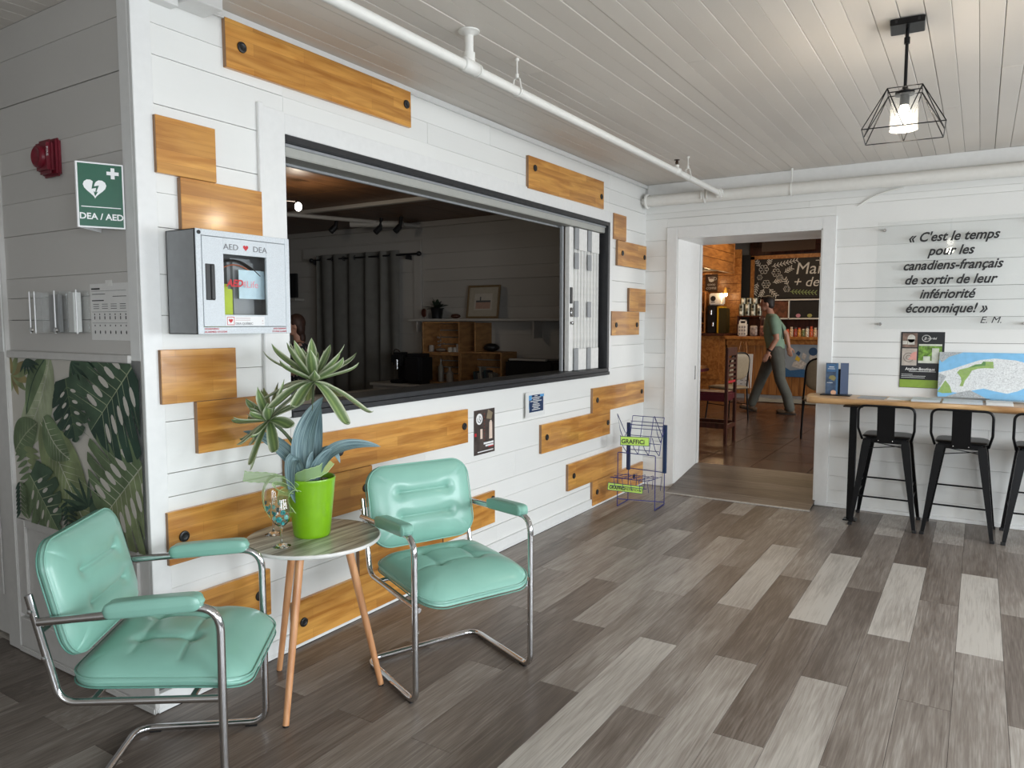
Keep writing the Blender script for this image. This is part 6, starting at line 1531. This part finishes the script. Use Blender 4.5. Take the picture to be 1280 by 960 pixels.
# cartoon-free blue mural board on the counter front
cm_ = thing('counter_mural', 'grey blue painted panel on the front of the café counter', 'mural', (11.68, -.1, .53))
fK = FR((11.683, .28, .54), (0, -1, 0), (0, 0, 1))
obj('panel', MB().prism([(0, 0), (.95, 0), (.95, .555), (0, .555)], fK.p(0, 0, 0), fK.u, fK.v, fK.n*.006), plain('mural blue grey', (.26, .31, .36), .6, grain=.12, gs=4), cm_)
q = MB(); fK.poly(q, [(0, 0), (.95, 0), (.95, .10), (.6, .07), (.3, .14), (.1, .11), (0, .17)], .0075); obj('wave_print', q, plain('mural deep blue', (.03, .11, .25), .6), cm_)
q = MB(); fK.poly(q, [(.17, .30), (.24, .26), (.26, .32), (.20, .37)], .0085); obj('yellow_print', q, plain('mural yellow', (.65, .45, .05), .6), cm_)
q = MB(); fK.poly(q, [(.12, .18), (.30, .14), (.36, .24), (.26, .30), (.15, .26)], .008); fK.poly(q, [(.28, .33), (.33, .30), (.36, .38), (.30, .42)], .008); fK.disc(q, .46, .34, .06, .008); obj('pale_print', q, plain('mural pale', (.48, .46, .44), .6, grain=.3, gs=30), cm_)
q = MB(); fK.disc(q, .46, .44, .07, .0085); fK.poly(q, [(.18, .40), (.24, .36), (.26, .42), (.22, .45)], .0085); obj('navy_print', q, plain('mural navy', (.02, .06, .14), .6), cm_)
# chalkboard
cb = thing('chalkboard', 'framed chalkboard with white flowers and hand lettering above the café counter', 'chalkboard', (13.1, .2, 1.95))
fH = FR((13.0, 1.16, 1.93), (0, -1, 0), (0, 0, 1))
obj('slate', MB().prism([(0, 0), (2.6, 0), (2.6, .74), (0, .74)], fH.p(0, 0, -.02), fH.u, fH.v, fH.n*.02), M['chalk'], cb)
for a, b_, c_, d_ in ((-.07, 0, -.05, .80), (2.6, 2.67, -.05, .80), (-.07, 2.67, .74, .81), ): obj('frame_bar', MB().prism([(a, c_), (b_, c_), (b_, d_), (a, d_)], fH.p(0, 0, -.03), fH.u, fH.v, fH.n*.05), M['pine'], cb)
rn = random.Random(14); q = MB(); q2 = MB()
def flower(c, r, k=6):
    for i in range(k):
        a = 2*PI*i/k; fH.circ(q, c[0]+r*.6*math.cos(a), c[1]+r*.6*math.sin(a), r*.38, .010, .001, 8)
    fH.circ(q, c[0], c[1], r*.25, .010, .001, 8)
for c_, r_ in (((.17, .55), .09), ((.40, .48), .08), ((.22, .27), .08), ((.60, .17), .06), ((.10, .40), .05), ((.47, .38), .06)): flower(c_, r_)
def sprig(a, b_, mb, n=6):
    fH.line(mb, [a, b_], .009, .001); dx, dy = b_[0]-a[0], b_[1]-a[1]; L = math.hypot(dx, dy); dx /= L; dy /= L
    for i in range(n):
        u = (i+.5)/n; p = (a[0]+(b_[0]-a[0])*u, a[1]+(b_[1]-a[1])*u)
        for s in (1, -1): fH.line(mb, [p, (p[0]+dx*.04-s*dy*.04, p[1]+dy*.04+s*dx*.04)], .013, .001)
sprig((.32, .60), (.78, .70), q, 8); sprig((.10, .60), (.03, .72), q, 3); sprig((.06, .30), (.01, .08), q, 5); sprig((.18, .18), (.12, .04), q, 4); sprig((.28, .18), (.42, .04), q, 4); sprig((.35, .30), (.50, .34), q, 4); sprig((.55, .48), (.68, .56), q, 4); sprig((.25, .62), (.28, .72), q, 3)
sprig((.66, .12), (1.12, .09), q2, 8); sprig((.62, .24), (.56, .36), q, 3)
obj('chalk_flowers', q, M['chalkw'], cb); obj('chalk_garland', q2, M['chalkg'], cb)
text('Marché', fH, .74, .44, .31, M['chalkw'], cb, shear=.15, n=.001)
text('+ de', fH, .70, .21, .25, M['chalkw'], cb, shear=.25, n=.001); text('bo', fH, 1.18, .16, .30, M['chalkw'], cb, shear=.15, bold=.001, n=.001)
q = MB(); fH.line(q, [(1.17, .73), (1.17, .60)], .016, .0012); fH.line(q, [(1.10, .68), (1.24, .68)], .014, .0012); obj('chalk_star', q, M['chalkw'], cb)
# screens / tray shelf in white frames
tv = thing('menu_frames', 'row of white framed dark display panels under the chalkboard', 'display', (12.9, .1, 1.53))
q = MB()
for a, b_, c_, d_ in ((.99, 1.01, 1.53, 1.90), (.475, .495, 1.53, 1.90), (-.62, -.60, 1.53, 1.90), (-.62, 1.01, 1.88, 1.905), (-.62, 1.01, 1.53, 1.555)): q.bbox(12.86, 12.92, a, b_, c_, d_, .002)
obj('white_frame', q, M['paper'], tv)
obj('panel', MB().box(12.90, 12.92, -.60, .475, 1.555, 1.88), M['chalk'], tv); obj('panel', MB().box(12.90, 12.92, .495, .99, 1.555, 1.88), plain('photo wood red', (.14, .05, .025), .6, grain=.6, gs=14), tv)
rn = random.Random(5)
for k in range(5): obj('cake_print', MB().ell((12.895, .32-.20*k, 1.60), (.004, .045, .035), 10, 6), plain('cake pink %d' % (k % 2), ((.55, .25, .33), (.35, .35, .12))[k % 2], .6), tv)
obj('black_panel', MB().bbox(12.95, 13.0, 1.235, 1.62, 1.25, 2.76, .004), M['chalk'], label='tall black wall panel between the chalkboard and the coffee corner', cat='panel')
obj('shade_cloth', MB().grid(10, 10, lambda u, v: V(12.85+.08*math.sin(u*PI), 1.0-.95*u, 3.20-.40*v-.10*math.sin(u*PI)*(1-v))), plain('dark taupe cloth', (.07, .045, .03), .8), label='dark draped cloth above the chalkboard', cat='cloth', smooth=180)
# tins
k = 0
for r_, (z_, n_) in enumerate(((1.60, 4), (1.71, 4), (1.82, 3))):
    for c_ in range(n_):
        y_ = 1.250-.108*c_-(.03 if r_ == 2 else 0)
        t = thing('tin_can', ORD[c_]+' tin can from the left in the '+('bottom', 'middle', 'top')[r_]+' row of stacked tins', 'tin can', (12.5, y_, z_), ('tins in the bottom row', 'tins in the middle row', 'tins in the top row')[r_])
        obj('can', MB().lathe([(0, 0), (.048, 0), (.048, .103), (.045, .105), (0, .105)], (12.5, y_, z_), 16), M['tin'], t, smooth=40)
        f = FR((12.448, y_+.022, z_+.03), (0, -1, 0), (0, 0, 1)); q = MB(); f.rect(q, 0, .044, 0, .05, .001); obj('label_print', q, M['offwhite'] if (c_+r_) % 2 == 0 else M['ink'], t)
sf = thing('tin_shelf', 'dark shelf unit carrying the stacked tins', 'shelf', (12.5, 1.1, 1.225))
obj('shelf_board', MB().bbox(12.38, 12.62, .86, 1.305, 1.575, 1.599, .003), M['darkbrown'], sf)
for y_ in (.86, 1.282): obj('side_panel', MB().bbox(12.38, 12.62, y_, y_+.02, 1.226, 1.575, .002), M['darkbrown'], sf)
jg = thing('white_container', 'white plastic crate-like jug with a handle hole on the café counter', 'container', (11.9, 1.06, 1.226))
obj('body', MB().bbox(11.85, 11.95, .985, 1.14, 1.226, 1.46, .02).bbox(11.88, 11.92, .995, 1.02, 1.44, 1.52, .006).bbox(11.88, 11.92, 1.105, 1.13, 1.44, 1.52, .006).bbox(11.88, 11.92, .995, 1.13, 1.495, 1.52, .006), M['offwhite'], jg)
q = MB()
for r_ in range(3):
    for c_ in range(3): q.box(11.845, 11.851, 1.0+c_*.045, 1.03+c_*.045, 1.25+r_*.06, 1.29+r_*.06)
obj('slot', q, M['grey'], jg)
for k, (y_, c_) in enumerate(((.87, (.30, .26, .25)), (.70, (.22, .10, .08)))):
    obj('snack_bag', cushion(.13, .19, .07, .03, (), 12, .6, 0, Matrix.Translation((11.9, y_, 1.322)) @ Matrix.Rotation(R(90), 4, 'Y') @ Matrix.Rotation(R(90), 4, 'Z')), plain('bag %d' % k, c_, .35, grain=.7, gs=20), label=('silver printed snack bag right of the white container', 'reddish snack bag half hidden behind the man')[k], cat='snack bag', smooth=180, base=True)
rn = random.Random(21)
cols = [(.55, .12, .05), (.62, .45, .30), (.30, .06, .04), (.60, .30, .08), (.15, .18, .08), (.65, .6, .5)]
for k in range(14):
    y_ = .30-.065*k; c_ = cols[k % 6]; h_ = rn.uniform(.12, .19)
    t = thing('candy_jar', ORD[k]+' jar from the left in the row of sweets jars on the café counter', 'jar', (11.95, y_, 1.226), 'jars of sweets at the right of the café counter')
    obj('jar', MB().lathe([(0, 0), (.027, 0), (.029, .01), (.029, h_*.7), (.018, h_*.82), (.018, h_*.86), (0, h_*.86)], (11.95, y_, 1.226), 12), plain('sweets %d' % (k % 6), c_, .3, grain=.7, gs=40), t, smooth=40)
    obj('lid', MB().lathe([(0, h_*.86), (.021, h_*.86), (.021, h_), (0, h_)], (11.95, y_, 1.226), 12), plain('lid %d' % (k % 3), ((.6, .1, .05), (.6, .55, .45), (.05, .05, .05))[k % 3], .4), t)
# coffee corner
cp = thing('coffee_poster', 'dark vertical coffee poster with white lettering and a cup', 'poster', (12.6, 1.85, 2.07))
fc = FR((12.60, 1.985, 2.065), (0, -1, 0), (0, 0, 1))
obj('sheet', MB().prism([(0, 0), (.235, 0), (.235, .43), (0, .43)], fc.p(0, 0, 0), fc.u, fc.v, fc.n*.006), plain('poster bark', (.05, .025, .015), .6), cp)
text('HOT', fc, .117, .34, .085, M['chalkw'], cp, align='CENTER', n=.008); text('COFFEE', fc, .117, .045, .058, M['chalkw'], cp, align='CENTER', n=.008); text('GOOD', fc, .117, .115, .05, M['chalkw'], cp, align='CENTER', n=.008)
q = MB(); fc.poly(q, [(.05, .28), (.185, .28), (.165, .20), (.135, .185), (.10, .185), (.07, .20)], .008); fc.circ(q, .19, .245, .025, .010, .008, 12); obj('cup_print', q, M['chalkw'], cp)
q = MB(); fc.disc(q, .117, .262, .05, .009, 16, .012); obj('coffee_print', q, M['darkbrown'], cp)
cmn = thing('grain_dispenser', 'white coffee dispenser with a black round emblem lit by a small lamp', 'dispenser', (12.3, 1.68, 1.275))
obj('tank', MB().bbox(12.25, 12.45, 1.55, 1.80, 1.80, 2.02, .02), M['offwhite'], cmn)
q = MB(); f = FR((12.248, 1.72, 1.90), (0, -1, 0), (0, 0, 1)); f.disc(q, 0, .02, .05, .001); f.rect(q, -.04, .04, -.055, -.042, .001); obj('emblem', q, M['ink'], cmn)
obj('machine', MB().bbox(12.22, 12.50, 1.66, 1.82, 1.276, 1.80, .015), M['black'], cmn)
q = MB(); q.cyl((12.20, 1.74, 1.62), (12.20, 1.74, 1.70), .025).cyl((12.20, 1.70, 1.40), (12.20, 1.70, 1.47), .022); obj('tap', q, M['steel'], cmn, smooth=40)
yb = thing('yellow_case', 'tall yellow-fronted case beside the black coffee machine', 'case', (12.3, 1.6, 1.275))
obj('frame', MB().bbox(12.22, 12.46, 1.60, 1.635, 1.276, 1.76, .006).bbox(12.22, 12.46, 1.52, 1.635, 1.74, 1.77, .006), M['yellow'], yb); obj('dark_side', MB().bbox(12.22, 12.46, 1.46, 1.599, 1.276, 1.739, .006), plain('olive dark', (.05, .04, .01), .5), yb)
ls_ = thing('bun_shelf', 'small wooden shelf with three tiers at the far left of the café counter', 'shelf', (12.3, 1.96, 1.275))
for y_ in (1.86, 2.10): obj('side', MB().bbox(12.22, 12.40, y_, y_+.02, 1.276, 2.06, .003), M['pine'], ls_)
for z_ in (1.276, 1.45, 1.66, 1.84, 2.04): obj('tier', MB().bbox(12.22, 12.40, 1.88, 2.10, z_, z_+.02, .003), M['pine'], ls_)
for k, z_ in enumerate((1.297, 1.471, 1.681)): obj('treat_box', MB().bbox(12.26, 12.36, 1.92, 2.04, z_, z_+.10, .008), plain('treat %d' % k, ((.35, .12, .04), (.10, .04, .03), (.4, .25, .1))[k], .5), label=('orange box on the lowest tier of the small shelf', 'dark box on the second tier of the small shelf', 'tan box on the third tier of the small shelf')[k], cat='box', base=True)
wl = thing('counter_lamp', 'small bright lamp beside the white coffee dispenser', 'lamp', (12.4, 1.50, 1.85))
obj('shade', MB().lathe([(.05, 0), (.03, .10), (.028, .10), (.048, 0)], (12.38, 1.52, 2.02), 16), plain('lamp brass', (.45, .25, .05), .4, .6), wl); obj('bulb', MB().ell((12.38, 1.52, 2.0), (.03, .03, .045), 12, 8), emis('counter lamp glow', (1, .80, .5), 14), wl, smooth=60)
obj('arm', MB().cyl((12.38, 1.52, 2.12), (12.60, 1.52, 2.12), .006), M['black'], wl)
point('counter_lamp', (12.25, 1.55, 1.98), 5, (1, .70, .38), .04); point('cafe_glow', (12.1, 1.80, 2.25), 4, (1, .66, .34), .06)
# A-frame sign
af = thing('sandwich_board', 'white lettered easel sign standing in front of the café counter', 'sign', (10.75, .73, E_))
TA = Matrix.Translation((10.66, .735, 0)) @ Matrix.Rotation(R(8), 4, 'Y')
obj('board', MB().bbox(-.012, 0, -.15, .15, .40, .96, .003, TA), M['paper'], af)
q = MB()
for s in (-1, 1): q.ring([(10.60, .735+s*.19, E_), (10.72, .735+s*.04, 1.16)], .011, 8)
q.ring([(10.95, .735, E_), (10.74, .735, 1.14)], .011, 8); obj('easel_leg', q, M['pine'], af, smooth=50)
fe = FR(TA @ V(-.0125, .13, .42), (0, -1, 0), (TA.to_3x3() @ V(0, 0, 1)))
for k, (s_, sz_) in enumerate((('Café', .06), ('du jour', .05))): text(s_, fe, .03, .46-.09*k, sz_, M['ink'], af, shear=.2)
q = MB(); rn = random.Random(4)
for k in range(5):
    for a in range(3): fe.rect(q, .02+.08*a, .02+.08*a+rn.uniform(.03, .06), .28-k*.06, .29-k*.06, .001)
obj('menu_lines', q, M['inkgrey'], af)
# café chairs
lc = thing('ladder_back_chair', 'dark brown ladder-back chair with a red band seen through the doorway', 'chair', (6.9, .0, E_))
ccx, ccy = 6.67, -.02
for (x_, y_) in ((6.472, -.235), (6.80, -.235)):
    obj('back_post', MB().bbox(x_-.020, x_+.020, y_-.016, y_+.016, E_, 1.12, .003), M['darkbrown'], lc)
for (x_, y_) in ((6.472, .22), (6.80, .22)): obj('front_leg', MB().bbox(x_-.02, x_+.02, y_-.02, y_+.02, E_, .60, .003), M['darkbrown'], lc)
for k in range(6): obj('rung', MB().bbox(6.49, 6.78, -.245, -.228, .80+.05*k, .825+.05*k, .003), M['darkbrown'] if k else M['redink'], lc)
obj('top_rail', MB().bbox(6.45, 6.82, -.25, -.222, 1.10, 1.19, .006), M['darkbrown'], lc)
obj('seat', MB().bbox(6.45, 6.82, -.24, .26, .60, .70, .02), M['maroon'], lc)
q = MB()
for x_ in (6.472, 6.80): q.bbox(x_-.015, x_+.015, -.235, .22, .30, .36, .003)
q.bbox(6.472, 6.80, -.25, -.22, .30, .345, .003); obj('stretcher', q, M['darkbrown'], lc)
def cafe_chair(label, loc, rot):
    t = thing('cafe_chair', label, 'chair', (0, 0, 0), 'padded metal-frame café chairs')
    obj('seat', cushion(.42, .42, .05, .08, (), 16, .3, 0, Matrix.Translation((0, 0, .45))), M['tan'], t, smooth=180)
    P = fillet([(-.20, .19, .0), (-.19, .16, .45), (-.16, .24, .93), (.16, .24, .93), (.19, .16, .45), (.20, .19, 0)], [0, .04, .15, .15, .04, 0], 6)
    obj('back_frame', MB().ring(P, .011, 8), M['blackm'], t, smooth=60)
    Tb = Matrix.Translation((0, .205, .74)) @ Matrix.Rotation(R(-10), 4, 'X') @ Matrix.Rotation(PI/2, 4, 'X'); obj('backrest', cushion(.35, .36, .035, .12, (), 18, .3, 0, Tb), M['tan'], t, smooth=180)
    for s in (-1, 1): obj('leg', MB().ring([(s*.18, -.16, .43), (s*.21, -.20, 0)], .010, 8), M['blackm'], t, smooth=50)
    q = MB()
    for s in (-1, 1): q.cyl((s*.195, -.18, .22), (s*.195, .175, .22), .006, n=8)
    obj('side_bar', q, M['blackm'], t, smooth=50)
    t.location = loc; t.rotation_euler = (0, 0, rot); return t
k1 = cafe_chair('padded café chair with a tan oval back beside the ladder-back chair', (8.60, .36, E_), R(148))
copy_tree(k1, (7.55, -1.02, E_), R(100), 'padded café chair cut off by the right edge of the doorway')
tbl = thing('cafe_table', 'café table with a dark red top at the left of the doorway view', 'table', (8.2, 1.2, E_))
obj('top', MB().bbox(7.3, 8.5, .62, 1.9, .84, .875, .006), M['pine'], tbl); obj('cloth_edge', MB().bbox(7.28, 8.52, .60, 1.92, .80, .84, .006), M['maroon'], tbl)
obj('column', MB().cyl((7.9, 1.25, E_+.02), (7.9, 1.25, .80), .04).cyl((7.9, 1.25, E_), (7.9, 1.25, E_+.02), .28, n=24), M['blackm'], tbl, smooth=40)
q = MB()
def rug(u, v): return V(11.15+.42*u, -.9+1.5*v, E_+.012+.05*abs(math.sin(v*9+u*3))*(u > .3)*math.sin(u*PI))
q.grid(10, 24, rug, False); obj('floor_cloth', q, plain('grey floor cloth', (.22, .24, .24), .9), label='crumpled grey cloth on the floor at the counter foot', cat='cloth', smooth=180, base=True)
